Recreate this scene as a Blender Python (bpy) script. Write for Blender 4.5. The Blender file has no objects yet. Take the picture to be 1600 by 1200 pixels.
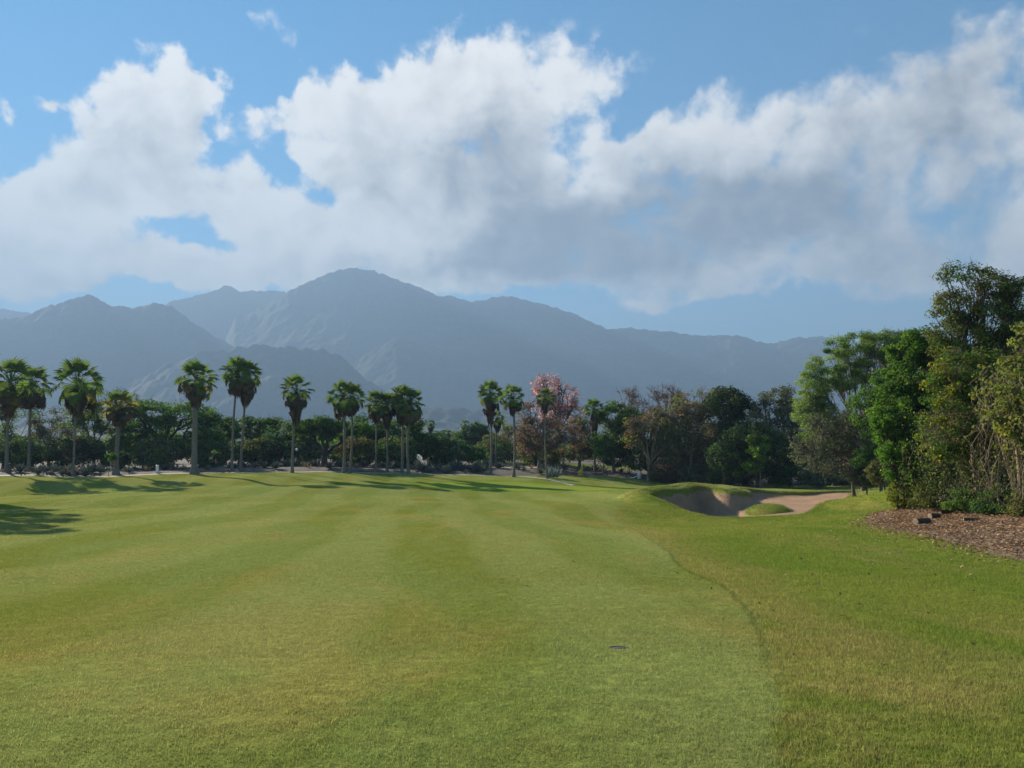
import bpy, math, random
import numpy as np
from mathutils import Vector, Matrix, Euler

# ------------------------------------------------------------------ camera, sky, sun, exposure
scene = bpy.context.scene
COL = scene.collection
R = math.radians
FPX = 1200.0                       # focal length in photo pixels (1600 wide)
PITCH = math.atan(100.0 / FPX)     # horizon at photo row 700

cam_data = bpy.data.cameras.new('camera')
cam_data.sensor_width = 36.0
cam_data.lens = 27.0
cam_data.clip_start = 0.1
cam_data.clip_end = 30000.0
cam = bpy.data.objects.new('camera', cam_data)
COL.objects.link(cam)
cam.location = (0, 0, 0)
cam.rotation_euler = (math.pi / 2 + PITCH, 0, 0)
scene.camera = cam

SUN_EL = R(23.5)
SUN_AZ = R(-43.5)   # measured from +Y towards +X
SUN_DIR = Vector((math.sin(SUN_AZ) * math.cos(SUN_EL), math.cos(SUN_AZ) * math.cos(SUN_EL), math.sin(SUN_EL)))
sun_data = bpy.data.lights.new('sun', 'SUN')
sun_data.energy = 5.0
sun_data.angle = R(0.53)
sun_data.color = (1.0, 0.90, 0.74)
sun = bpy.data.objects.new('sun', sun_data)
COL.objects.link(sun)
sun.rotation_euler = SUN_DIR.to_track_quat('Z', 'Y').to_euler()

scene.view_settings.view_transform = 'Standard'
scene.view_settings.look = 'None'
scene.view_settings.gamma = 1.0
scene.view_settings.use_curve_mapping = False
EXPOSURE = 1.95
scene.view_settings.exposure = EXPOSURE
SKY_STRENGTH = 0.040

scene.render.engine = 'CYCLES'
cy = scene.cycles
cy.max_bounces = 6
cy.diffuse_bounces = 3
cy.glossy_bounces = 2
cy.transmission_bounces = 3
cy.transparent_max_bounces = 6
cy.volume_bounces = 0
cy.sample_clamp_indirect = 6.0
cy.use_denoising = True


def px2dir(px, py):
    """unit-depth world direction (Y forward = 1) through a photo pixel"""
    u = (px - 800.0) / FPX
    v = (600.0 - py) / FPX
    c, s = math.cos(PITCH), math.sin(PITCH)
    yw = c - v * s
    zw = s + v * c
    return u / yw, zw / yw


def W(px, py, Y):
    a, b = px2dir(px, py)
    return np.array((a * Y, Y, b * Y))


def azel(px, py):
    a, b = px2dir(px, py)
    return math.degrees(math.atan2(a, 1.0)), math.degrees(math.atan2(b, math.hypot(a, 1.0)))


# ---- node helper
class N:
    def __init__(self, tree):
        self.t = tree
        self.l = tree.links

    def n(self, typ, **kw):
        nd = self.t.nodes.new(typ)
        ins = kw.pop('ins', {})
        for k, v in kw.items():
            setattr(nd, k, v)
        for k, v in ins.items():
            self.set(nd.inputs[k], v)
        return nd

    def set(self, sock, v):
        if isinstance(v, bpy.types.NodeSocket):
            self.l.new(v, sock)
        elif isinstance(v, bpy.types.Node):
            self.l.new(v.outputs[0], sock)
        else:
            sock.default_value = v

    def m(self, op, a, b=0.0, c=None, clamp=False):
        nd = self.t.nodes.new('ShaderNodeMath')
        nd.operation = op
        nd.use_clamp = clamp
        self.set(nd.inputs[0], a)
        self.set(nd.inputs[1], b)
        if c is not None:
            self.set(nd.inputs[2], c)
        return nd.outputs[0]

    def mix(self, f, a, b, blend='MIX'):
        nd = self.t.nodes.new('ShaderNodeMix')
        nd.data_type = 'RGBA'
        nd.blend_type = blend
        self.set(nd.inputs[0], f)
        self.set(nd.inputs[6], a)
        self.set(nd.inputs[7], b)
        return nd.outputs[2]

    def rng(self, v, a, b, c=0.0, d=1.0, smooth=True):
        nd = self.t.nodes.new('ShaderNodeMapRange')
        nd.interpolation_type = 'SMOOTHSTEP' if smooth else 'LINEAR'
        self.set(nd.inputs[0], v)
        nd.inputs[1].default_value = a
        nd.inputs[2].default_value = b
        nd.inputs[3].default_value = c
        nd.inputs[4].default_value = d
        return nd.outputs[0]

    def noise(self, vec, scale, detail=4.0, rough=0.55, dist=0.0, lac=2.0):
        nd = self.t.nodes.new('ShaderNodeTexNoise')
        self.set(nd.inputs['Vector'], vec)
        nd.inputs['Scale'].default_value = scale
        nd.inputs['Detail'].default_value = detail
        nd.inputs['Roughness'].default_value = rough
        nd.inputs['Lacunarity'].default_value = lac
        nd.inputs['Distortion'].default_value = dist
        return nd.outputs[0]

    def mapping(self, vec, loc=(0, 0, 0), rot=(0, 0, 0), scale=(1, 1, 1), typ='POINT'):
        nd = self.t.nodes.new('ShaderNodeMapping')
        nd.vector_type = typ
        self.set(nd.inputs[0], vec)
        nd.inputs[1].default_value = loc
        nd.inputs[2].default_value = rot
        nd.inputs[3].default_value = scale
        return nd.outputs[0]


def C4(c):
    return (c[0], c[1], c[2], 1.0)


# ---- sky with clouds (function of world direction only)
world = bpy.data.worlds.new('World')
scene.world = world
world.use_nodes = True
wt = world.node_tree
wt.nodes.clear()
w = N(wt)
tc = w.n('ShaderNodeTexCoord')
sky = w.n('ShaderNodeTexSky', sky_type='NISHITA')
sky.sun_disc = False
sky.sun_elevation = SUN_EL
sky.sun_rotation = SUN_AZ
sky.altitude = 30.0
sky.air_density = 1.0
sky.dust_density = 0.0
sky.ozone_density = 4.0
bg_sky = w.n('ShaderNodeBackground', ins={'Strength': SKY_STRENGTH})
hsky = w.n('ShaderNodeHueSaturation', ins={'Color': sky.outputs[0], 'Saturation': 1.3, 'Hue': 0.487})
w.l.new(hsky.outputs[0], bg_sky.inputs[0])

sep = w.n('ShaderNodeSeparateXYZ', ins={0: tc.outputs['Generated']})
az = w.m('MULTIPLY', w.m('ARCTAN2', sep.outputs[0], sep.outputs[1]), 57.29578)
el = w.m('MULTIPLY', w.m('ARCSINE', sep.outputs[2]), 57.29578)
ang = w.n('ShaderNodeCombineXYZ', ins={0: az, 1: el, 2: 0.0}).outputs[0]
# turbulence that tears the cloud edges
warp_n = w.n('ShaderNodeTexNoise')
w.l.new(ang, warp_n.inputs['Vector'])
warp_n.inputs['Scale'].default_value = 0.16
warp_n.inputs['Detail'].default_value = 6.0
warp_n.inputs['Roughness'].default_value = 0.6
wsub = w.n('ShaderNodeVectorMath', operation='SUBTRACT', ins={0: warp_n.outputs['Color'], 1: (0.5, 0.5, 0.5)})
wscl = w.n('ShaderNodeVectorMath', operation='SCALE', ins={0: wsub.outputs[0]})
wscl.inputs['Scale'].default_value = 5.0
wadd = w.n('ShaderNodeVectorMath', operation='ADD', ins={0: ang, 1: wscl.outputs[0]})
angw = w.n('ShaderNodeVectorMath', operation='MULTIPLY', ins={0: wadd.outputs[0], 1: (1, 1, 0)}).outputs[0]


def blob(px, py, rx, ry, rot=0.0, vec=None):
    a, e = azel(px, py)
    k = 57.3 / FPX * 0.80
    mp = w.mapping(vec or angw, loc=(a, e, 0), rot=(0, 0, R(rot)), scale=(rx * k, ry * k, 1), typ='TEXTURE')
    g = w.n('ShaderNodeTexGradient', gradient_type='SPHERICAL', ins={0: mp})
    return g.outputs['Fac']


def blob_sum(lst):
    acc = None
    for b in lst:
        wgt = b[5] if len(b) > 5 else 1.0
        rot = b[4] if len(b) > 4 else 0.0
        v = w.m('MULTIPLY', blob(b[0], b[1], b[2], b[3], rot), wgt)
        acc = v if acc is None else w.m('ADD', acc, v)
    return acc


CLOUDS = [
    (270, 150, 170, 105, 0, 1.3), (160, 250, 250, 140, 32, 1.5), (60, 325, 170, 85, 10, 1.2), (330, 200, 120, 110, 0, 0.9), (215, 300, 120, 90, 0, .8),
    (110, 400, 330, 75, 0, 1.3), (290, 420, 160, 75, -10, .9), (0, 440, 200, 55, 0, .6),
    (690, 125, 200, 110, 20, 1.4), (880, 115, 210, 110, -5, 1.4), (640, 210, 280, 150, 0, 1.5), (470, 190, 190, 115, 10, 1.3),
    (360, 310, 110, 80, 0, .7), (560, 340, 320, 170, 0, 1.4), (780, 310, 330, 190, 0, 1.6), (470, 420, 200, 90, 10, 1.2),
    (650, 410, 320, 90, 0, 1.3), (860, 380, 300, 110, 0, 1.3), (760, 200, 220, 120, 0, 1.0),
    (1040, 280, 310, 150, 8, 1.4), (1200, 220, 260, 140, 5, 1.2), (1010, 350, 330, 120, 0, 1.3), (1300, 280, 260, 190, 0, 1.1),
    (1450, 190, 300, 110, 42, 1.0), (1140, 420, 330, 75, 5, 1.5), (1060, 455, 220, 55, 3, 1.2), (1330, 410, 160, 70, 0, .8), (1440, 340, 300, 220, 0, 1.0), (1570, 400, 230, 110, 0, 1.3),
    (1245, 497, 90, 32, 8, .7), (1540, 250, 220, 220, 0, .65),
    (960, 260, 200, 120, 20, .9), (1010, 420, 260, 90, 0, .8), (700, 380, 380, 110, 0, .8), (420, 350, 170, 90, 0, .5), (1250, 350, 260, 130, 0, .7), (130, 440, 300, 50, 0, .3), (1110, 125, 85, 50, 0, .55), (1345, 125, 110, 50, 0, .7), (385, 15, 150, 40, -15, .22), (1325, 40, 110, 50, 20, .35),
    (75, 152, 50, 14, 0, .6), (-8, 175, 40, 40, 0, .8),
]
HOLES = [(190, 348, 260, 42, -6, .42), (240, 462, 220, 34, 0, .8), (40, 230, 130, 70, 35, .6), (330, 230, 60, 110, -30, .5), (455, 258, 120, 70, -20, .95), (400, 150, 80, 100, -25, .95), (345, 180, 60, 60, 0, .5), (1010, 160, 130, 40, 35, 1.1),
         (872, 245, 45, 30, 30, .6), (1245, 395, 60, 35, 0, .7), (860, 462, 300, 30, 0, .6), (1130, 500, 400, 45, 0, .9), (1500, 340, 150, 120, 45, .5)]
GREYS = [(770, 240, 170, 120, 0, 1.1), (1000, 370, 430, 120, 6, 1.5), (830, 345, 240, 110, 0, .9), (1140, 330, 340, 120, 0, .8), (1040, 250, 200, 60, 10, .35),
         (245, 220, 150, 75, 20, .75), (290, 290, 120, 60, 0, .45), (110, 290, 100, 40, 0, .3), (1350, 260, 330, 260, 0, .55), (1500, 160, 260, 260, 0, .45), (600, 280, 210, 120, 0, .5), (720, 420, 420, 50, 0, .8), (1180, 445, 320, 60, 0, .45), (130, 440, 250, 40, 0, .35), (1460, 380, 250, 120, 0, .5)]
cov = w.m('SUBTRACT', w.m('MINIMUM', blob_sum(CLOUDS), 1.3), blob_sum(HOLES))
grey = blob_sum(GREYS)
# generic broken cloud all round the rest of the sky
mx3 = w.mapping(tc.outputs['Generated'], scale=(1, 1, 2.2))
gen = w.rng(w.noise(mx3, 2.1, 6.0, 0.55), 0.50, 0.72)
infront = w.m('MULTIPLY', w.rng(w.m('ABSOLUTE', az), 36, 52), 1.0)
above = w.rng(el, 33, 44)
outside = w.m('MAXIMUM', infront, above)
gen = w.m('MULTIPLY', w.m('MULTIPLY', gen, outside), w.rng(el, -2, 8))
# fractal detail, sampled again a step towards the sun for the lit side of each puff
def cloud_noise(vec):
    nb = w.noise(vec, 0.10, 9.0, 0.60, 0.2)
    nf = w.noise(vec, 0.34, 9.0, 0.66, 0.15)
    wv = w.n('ShaderNodeTexNoise', ins={'Vector': vec, 'Scale': 0.5, 'Detail': 4.0})
    wo = w.n('ShaderNodeVectorMath', operation='SCALE', ins={0: wv.outputs['Color']})
    wo.inputs['Scale'].default_value = 2.6
    vv = w.n('ShaderNodeVectorMath', operation='ADD', ins={0: vec, 1: wo.outputs[0]})
    vo = w.n('ShaderNodeTexVoronoi', feature='F1', ins={'Vector': vv.outputs[0], 'Scale': 0.30})
    vo.inputs['Detail'].default_value = 1.0
    puff = w.m('MULTIPLY', w.m('SUBTRACT', 0.83, vo.outputs['Distance']), 0.8)
    return w.m('ADD', puff, w.m('ADD', w.m('MULTIPLY', w.m('SUBTRACT', nb, 0.5), 2.3), w.m('MULTIPLY', w.m('SUBTRACT', nf, 0.5), 2.1)))


det = cloud_noise(ang)
ang_s = w.n('ShaderNodeVectorMath', operation='ADD', ins={0: ang, 1: (-0.9, 0.75, 0.0)}).outputs[0]
det_s = cloud_noise(ang_s)
base_d = w.m('ADD', cov, gen)
dens = w.m('ADD', base_d, w.m('MULTIPLY', det, w.rng(base_d, -0.45, 0.5)))
soft = w.rng(az, -25, 30, 0.84, 1.4)
a_nd = w.n('ShaderNodeMapRange', interpolation_type='SMOOTHSTEP')
w.set(a_nd.inputs[0], dens)
a_nd.inputs[1].default_value = 0.30
w.set(a_nd.inputs[2], soft)
alpha = w.m('MULTIPLY', a_nd.outputs[0], 0.97)
# shade: bright puffs towards the sun, grey thick bases
n_sh = w.noise(ang, 0.15, 8.0, 0.62, 0.8)
dirl = w.m('MULTIPLY', w.m('SUBTRACT', det_s, det), 0.26)
shade = w.m('ADD', w.m('MULTIPLY', w.rng(w.m('ADD', grey, w.m('MULTIPLY', w.m('SUBTRACT', n_sh, 0.5), 1.5)), -0.1, 1.25), 0.92), dirl)
shade = w.m('ADD', shade, w.m('MULTIPLY', w.rng(dens, 0.9, 2.2), 0.15), clamp=True)
c_white = (0.345, 0.33, 0.31, 1)
c_grey = (0.068, 0.066, 0.067, 1)
ccol = w.mix(shade, c_white, c_grey)
sunside = w.rng(az, -45, 40, 1.0, 0.92, smooth=False)
ccol2 = w.n('ShaderNodeVectorMath', operation='SCALE', ins={0: ccol})
w.l.new(sunside, ccol2.inputs['Scale'])
bg_cl = w.n('ShaderNodeBackground', ins={'Strength': 1.0})
w.l.new(ccol2.outputs[0], bg_cl.inputs[0])
mixs = w.n('ShaderNodeMixShader')
w.set(mixs.inputs[0], alpha)
w.l.new(bg_sky.outputs[0], mixs.inputs[1])
w.l.new(bg_cl.outputs[0], mixs.inputs[2])
wout = w.n('ShaderNodeOutputWorld')
w.l.new(mixs.outputs[0], wout.inputs[0])
world.cycles.sampling_method = 'MANUAL'
world.cycles.sample_map_resolution = 512

# ------------------------------------------------------------------ numpy helpers


def vnoise(x, y, seed=0):
    """smooth value noise, vectorised"""
    xi = np.floor(x).astype(np.int64)
    yi = np.floor(y).astype(np.int64)
    xf = x - xi
    yf = y - yi

    def h(a, b):
        v = (a * 374761393 + b * 668265263 + seed * 1442695041) & 0xFFFFFFFF
        v = ((v ^ (v >> 13)) * 1274126177) & 0xFFFFFFFF
        v = v ^ (v >> 16)
        return (v & 0xFFFF) / 65535.0
    u = xf * xf * xf * (xf * (xf * 6 - 15) + 10)
    v = yf * yf * yf * (yf * (yf * 6 - 15) + 10)
    return (h(xi, yi) * (1 - u) + h(xi + 1, yi) * u) * (1 - v) + (h(xi, yi + 1) * (1 - u) + h(xi + 1, yi + 1) * u) * v


def fbm(x, y, seed=0, octv=5, gain=0.5):
    s, a, t = 0.0, 1.0, 0.0
    for i in range(octv):
        s = s + a * (vnoise(x * 2 ** i, y * 2 ** i, seed + i * 17) - 0.5)
        t += a
        a *= gain
    return s / t * 2


def ridged(x, y, seed=0, octv=5, gain=0.5):
    s, a, t = 0.0, 1.0, 0.0
    for i in range(octv):
        n = 1 - np.abs(vnoise(x * 2 ** i, y * 2 ** i, seed + i * 31) * 2 - 1)
        s = s + a * n
        t += a
        a *= gain
    return s / t


def sstep(a, b, x):
    t = np.clip((x - a) / (b - a), 0, 1)
    return t * t * (3 - 2 * t)


def new_mesh(name, verts, faces, smooth=False, mat_index=None):
    """verts (n,3); faces: list of int arrays (m,3) / (m,4)"""
    me = bpy.data.meshes.new(name)
    verts = np.asarray(verts, dtype=np.float32)
    if isinstance(faces, np.ndarray):
        faces = [faces]
    faces = [np.asarray(f, dtype=np.int32) for f in faces if len(f)]
    me.vertices.add(len(verts))
    me.vertices.foreach_set('co', verts.ravel())
    nl = sum(f.size for f in faces)
    npoly = sum(len(f) for f in faces)
    me.loops.add(nl)
    me.loops.foreach_set('vertex_index', np.concatenate([f.ravel() for f in faces]))
    me.polygons.add(npoly)
    tot = np.concatenate([np.full(len(f), f.shape[1], dtype=np.int32) for f in faces])
    st = np.concatenate(([0], np.cumsum(tot)[:-1])).astype(np.int32)
    me.polygons.foreach_set('loop_start', st)
    if smooth:
        me.polygons.foreach_set('use_smooth', np.ones(npoly, dtype=bool))
    if mat_index is not None:
        me.polygons.foreach_set('material_index', np.asarray(mat_index, dtype=np.int32))
    me.update()
    me.validate()
    return me


def link(name, me, mat=None, parent=None, loc=None, kind=None):
    o = bpy.data.objects.new(name, me)
    COL.objects.link(o)
    if mat is not None and me is not None:
        if len(me.materials) == 0:
            for mm in (mat if isinstance(mat, (list, tuple)) else [mat]):
                me.materials.append(mm)
    if parent is not None:
        o.parent = parent
    if loc is not None:
        o.location = loc
    if kind:
        o['kind'] = kind
    return o


def thing(name, label, cat, loc, group=None, rz=0.0):
    o = bpy.data.objects.new(name, None)
    o.empty_display_size = 0.3
    COL.objects.link(o)
    o.location = loc
    o.rotation_euler = (0, 0, rz)
    tag(o, label, cat, group)
    return o


def tag(o, label, cat, group=None):
    o['label'] = label
    o['category'] = cat
    if group:
        o['group'] = group
    return o


class Tubes:
    """collects tapered tubes into one mesh"""

    def __init__(self):
        self.v, self.f, self.n = [], [], 0

    def add(self, pts, rad, k=6, cap=True):
        pts = np.asarray(pts, float)
        rad = np.asarray(rad, float)
        n = len(pts)
        tan = np.gradient(pts, axis=0)
        tan /= np.linalg.norm(tan, axis=1)[:, None] + 1e-9
        ref = np.array((0.31, 0.17, 0.93)) if abs(tan[:, 2]).mean() < 0.85 else np.array((1.0, 0.13, 0.0))
        a = np.cross(tan, ref)
        a /= np.linalg.norm(a, axis=1)[:, None] + 1e-9
        b = np.cross(tan, a)
        th = np.linspace(0, 2 * np.pi, k, endpoint=False)
        ring = pts[:, None, :] + rad[:, None, None] * (a[:, None, :] * np.cos(th)[None, :, None] + b[:, None, :] * np.sin(th)[None, :, None])
        self.v.append(ring.reshape(-1, 3))
        i = np.arange(n - 1)[:, None] * k
        j = np.arange(k)[None, :]
        j2 = (j + 1) % k
        q = np.stack([i + j, i + j2, i + k + j2, i + k + j], axis=-1).reshape(-1, 4) + self.n
        self.f.append(q)
        self.n += n * k

    def mesh(self, name, smooth=True):
        return new_mesh(name, np.concatenate(self.v), np.concatenate(self.f), smooth)


def bez(p0, p1, p2, n=6):
    t = np.linspace(0, 1, n)[:, None]
    return (1 - t) ** 2 * p0 + 2 * (1 - t) * t * p1 + t * t * p2


# ------------------------------------------------------------------ terrain
def zray(py, Y):
    return px2dir(800, py)[1] * Y


CTRL = [  # photo column, photo row, depth in metres
    (-100, 1200, 4.0), (400, 1200, 4.0), (800, 1200, 4.0), (1200, 1200, 4.0), (1700, 1200, 4.0),
    (0, 1000, 8.2), (400, 1000, 8.2), (800, 1000, 8.2), (1200, 1000, 8.2), (1600, 1000, 8.2),
    (0, 850, 21), (400, 852, 21), (800, 850, 21), (1200, 850, 21.5), (1600, 868, 18),
    (-50, 815, 31), (-50, 790, 46), (-50, 772, 62), (-50, 748, 84), (-300, 748, 84), (-300, 800, 40),
    (200, 802, 38), (200, 778, 57), (200, 757, 75), (200, 743, 88), (300, 764, 69),
    (430, 795, 46), (430, 768, 66), (430, 746, 84), (430, 737, 92), (540, 750, 84),
    (640, 790, 50), (640, 768, 70), (640, 752, 86), (640, 739, 96),
    (800, 802, 42), (800, 785, 56), (800, 774, 69), (800, 766.5, 75), (830, 757, 85), (800, 743, 98), (870, 751, 92), (700, 766, 75), (930, 766, 77), (930, 759, 88), (920, 780, 60),
    (1000, 749, 100), (980, 765, 82), (960, 790, 50),
    (1080, 756, 100), (1150, 758, 100), (1240, 758, 98), (1320, 757, 96),
    # bunker surround
    (1010, 800, 48), (1100, 818, 43), (1200, 818, 43), (1270, 806, 46), (1320, 797, 50), (1000, 778, 58), (1040, 770, 61), (1090, 764, 66), (1150, 765, 71),
    (1210, 765, 74), (1270, 767, 73), (1330, 766, 73), (1372, 772, 58), (1395, 760, 52), (1345, 785, 58),
    # right-hand wood
    (1400, 800, 37), (1480, 803, 33), (1600, 808, 28), (1360, 815, 35), (1600, 840, 21.5), (1700, 790, 30), (1800, 780, 45), (1450, 755, 60),
    # beyond
    (0, 738, 110), (300, 733, 110), (640, 728, 120), (900, 729, 120), (1200, 745, 125), (0, 728, 160), (800, 722, 160), (1500, 735, 130),
]
_P, _Z = [], []
for px, py, Y in CTRL:
    q = W(px, py, Y)
    _P.append((q[0], Y))
    _Z.append(q[2])
for x in (-12, -4, 4, 12):
    for y in (-25, -8, 0):
        _P.append((x, y))
        _Z.append(-1.66 + (0.0 if y > -5 else 0.1))
_P = np.array(_P)
_Z = np.array(_Z)
CX, CY, CS = 0.0, 60.0, 60.0
_Pn = (_P - (CX, CY)) / CS


def _tps(r2):
    return np.where(r2 > 1e-12, 0.5 * r2 * np.log(r2 + 1e-12), 0.0)


_n = len(_Pn)
_d2 = ((_Pn[:, None] - _Pn[None]) ** 2).sum(-1)
_K = _tps(_d2) + np.eye(_n) * 0.0012
_Q = np.c_[np.ones(_n), _Pn]
_A = np.block([[_K, _Q], [_Q.T, np.zeros((3, 3))]])
_S = np.linalg.solve(_A, np.r_[_Z, 0, 0, 0])

# bunker outline in plan, from (photo col, row, height) of its lip
BUNKER = [(1008, 786, -4.0), (1020, 780, -3.85), (1040, 777, -3.8), (1058, 775.5, -3.75), (1066, 776, -3.8),
          (1073, 773.5, -3.75), (1085, 771.5, -3.8), (1110, 772, -3.8), (1135, 777, -3.9), (1158, 783, -4.2), (1176, 782.5, -4.3), (1160, 777.5, -4.1),
          (1140, 770.5, -3.85), (1160, 768.5, -3.9), (1190, 769, -3.9), (1215, 771, -4.0), (1255, 774, -4.1), (1285, 771, -4.0), (1335, 769.5, -3.9), (1340, 771, -3.9),
          (1325, 778, -3.9), (1305, 786, -4.0), (1282, 793, -4.1), (1262, 800, -4.2), (1230, 808, -4.3), (1180, 811.5, -4.35), (1120, 812, -4.35), (1085, 808, -4.35),
          (1050, 800, -4.3), (1025, 793, -4.15)]
BPOLY = []
for px, py, z in BUNKER:
    a, b = px2dir(px, py)
    Y = z / b
    BPOLY.append((a * Y, Y))
BPOLY = np.array(BPOLY)


def chaikin(p, it=2):
    for _ in range(it):
        q = np.roll(p, -1, axis=0)
        p = np.stack([0.75 * p + 0.25 * q, 0.25 * p + 0.75 * q], axis=1).reshape(-1, 2)
    return p


BPOLY = chaikin(BPOLY, 2)
ISL_C = W(1198, 792, 58.0)[:2]
ISL_R = (1.55, 2.3)


def sdf(poly, x, y):
    """signed distance, positive inside"""
    x = np.asarray(x, float)
    y = np.asarray(y, float)
    d = np.full(x.shape, 1e9)
    ins = np.zeros(x.shape, bool)
    n = len(poly)
    for i in range(n):
        x0, y0 = poly[i]
        x1, y1 = poly[(i + 1) % n]
        ex, ey = x1 - x0, y1 - y0
        t = np.clip(((x - x0) * ex + (y - y0) * ey) / (ex * ex + ey * ey + 1e-12), 0, 1)
        d = np.minimum(d, (x - x0 - ex * t) ** 2 + (y - y0 - ey * t) ** 2)
        c = ((y0 > y) != (y1 > y)) & (x < (x1 - x0) * (y - y0) / (y1 - y0 + 1e-12) + x0)
        ins ^= c
    d = np.sqrt(d)
    return np.where(ins, d, -d)


def base_T(x, y):
    x = np.asarray(x, float)
    y = np.asarray(y, float)
    shp = x.shape
    xx = np.clip(x, -70, 60).ravel()
    yy = np.clip(y, -25, 165).ravel()
    out = np.empty(xx.shape)
    for s in range(0, len(xx), 20000):
        e = s + 20000
        q = (np.c_[xx[s:e], yy[s:e]] - (CX, CY)) / CS
        r2 = ((q[:, None] - _Pn[None]) ** 2).sum(-1)
        out[s:e] = _tps(r2) @ _S[:_n] + _S[_n] + q @ _S[_n + 1:]
    z = out.reshape(shp)
    far = np.maximum(sstep(130, 320, y), sstep(60, 220, np.abs(x)))
    z = z * (1 - far) + (-3.6) * far
    amp = 0.17 * sstep(14, 45, y) * (1 - sstep(100, 140, y)) + 0.02
    z = z + amp * fbm(x * 0.11, y * 0.11, 5, 3)
    z = z + 0.55 * sstep(34, 62, y) * (1 - sstep(84, 94, y)) * (1 - sstep(-12, 2, x)) * fbm(x * 0.045 + 3.1, y * 0.075, 15, 2)
    return np.clip(z, -7, 4)


def sand_floor(x, y):
    fl = -4.74 + 0.012 * (y - 46) + 0.05 * fbm(x * 0.5, y * 0.5, 3, 3)
    return fl + 0.55 * sstep(20, 30, x) * sstep(50, 60, y) - 1.05 * (1 - sstep(14, 20, x)) * sstep(49, 53, y)


TONGUE = W(1100, 792, 57.0)[:2]


def lip_T(x, y, d):
    """turf round the bunker before the pit is cut: rolled lip, low tongue"""
    z = base_T(x, y)
    left = 1 - sstep(17, 24, x)
    z = z + 0.20 * np.exp(-((d + 0.9) / 1.1) ** 2) * sstep(50, 55, y) * (0.4 + 2.4 * left)
    return z


def sand_z(x, y, d):
    """sand: flat floor that is flashed up the faces to just below the turf lip"""
    fl = sand_floor(x, y)
    lipz = lip_T(x, y, d) - 0.22
    k = sstep(-0.15, 1.25, d)
    return np.maximum(fl, lipz * (1 - k) + fl * k)


def T(x, y):
    x = np.asarray(x, float)
    y = np.asarray(y, float)
    z = base_T(x, y)
    m = (x > 5) & (x < 36) & (y > 40) & (y < 82)
    if np.any(m):
        xm, ym, zm = x[m], y[m], z[m]
        d = sdf(BPOLY, xm, ym) + 0.16 * fbm(xm * 1.3, ym * 1.3, 9, 3)
        fl = sand_floor(xm, ym)
        zm = lip_T(xm, ym, d)
        pit = np.minimum(zm, sand_z(xm, ym, d)) - 0.55
        k = sstep(-0.12, 0.28, d)
        zm = zm * (1 - k) + pit * k
        # grassy island
        e = np.hypot((xm - ISL_C[0]) / ISL_R[0], (ym - ISL_C[1]) / ISL_R[1])
        isl = fl + 0.42 * (1 - np.clip(e, 0, 1.5) ** 2.6)
        zm = np.where(e < 1.4, np.maximum(zm, isl), zm)
        z[m] = zm
    return z


def Tz(x, y):
    return float(T(np.array([float(x)]), np.array([float(y)]))[0])


def ground_at(px, Y, dz=0.0):
    x = (px - 800.0) / FPX * Y
    # account for camera pitch (perspective column is exact for this pitch to <1%)
    return np.array((x, Y, Tz(x, Y) + dz))


def hit(px, py, y0=2.0, y1=140.0):
    """first ground point under a photo pixel"""
    a, b = px2dir(px, py)
    ys = np.linspace(y0, y1, 1400)
    g = T(a * ys, ys) - b * ys
    i = int(np.argmax(g > 0))
    return np.array((a * ys[i], ys[i], b * ys[i]))


# ------------------------------------------------------------------ materials
def mat(name):
    m = bpy.data.materials.new(name)
    m.use_nodes = True
    m.node_tree.nodes.clear()
    return m, N(m.node_tree)


def finish(n, bsdf, disp=None):
    o = n.n('ShaderNodeOutputMaterial')
    n.l.new(bsdf if isinstance(bsdf, bpy.types.NodeSocket) else bsdf.outputs[0], o.inputs[0])


def leaf_mat(name, cols, transl=0.42, rough=0.75, tint=(1.25, 1.35, 0.55), patch=0.25, spec=0.04):
    m, n = mat(name)
    geo = n.n('ShaderNodeNewGeometry')
    rnd = geo.outputs['Random Per Island']
    cr = n.n('ShaderNodeValToRGB')
    cr.color_ramp.interpolation = 'LINEAR'
    els = cr.color_ramp.elements
    while len(els) < len(cols):
        els.new(0.5)
    for i, c in enumerate(cols):
        els[i].position = i / max(1, len(cols) - 1)
        els[i].color = C4(c)
    pn = n.noise(geo.outputs['Position'], 0.45, 3.0)
    f = n.m('ADD', n.m('MULTIPLY', rnd, 1 - patch), n.m('MULTIPLY', n.rng(pn, 0.3, 0.7), patch))
    n.set(cr.inputs[0], f)
    oi = n.n('ShaderNodeObjectInfo')
    hv = n.n('ShaderNodeHueSaturation')
    n.set(hv.inputs['Color'], cr.outputs[0])
    n.set(hv.inputs['Value'], n.m('ADD', n.m('MULTIPLY', oi.outputs['Random'], 0.3), 0.85))
    n.set(hv.inputs['Hue'], n.m('ADD', n.m('MULTIPLY', oi.outputs['Random'], 0.02), 0.49))
    p = n.n('ShaderNodeBsdfPrincipled')
    n.set(p.inputs['Base Color'], hv.outputs[0])
    p.inputs['Roughness'].default_value = rough
    p.inputs['Specular IOR Level'].default_value = spec
    t = n.n('ShaderNodeBsdfTranslucent')
    tcx = n.mix(1.0, hv.outputs[0], C4(tint), 'MULTIPLY')
    n.set(t.inputs[0], tcx)
    mx = n.n('ShaderNodeMixShader')
    mx.inputs[0].default_value = transl
    n.l.new(p.outputs[0], mx.inputs[1])
    n.l.new(t.outputs[0], mx.inputs[2])
    finish(n, mx)
    return m


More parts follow.
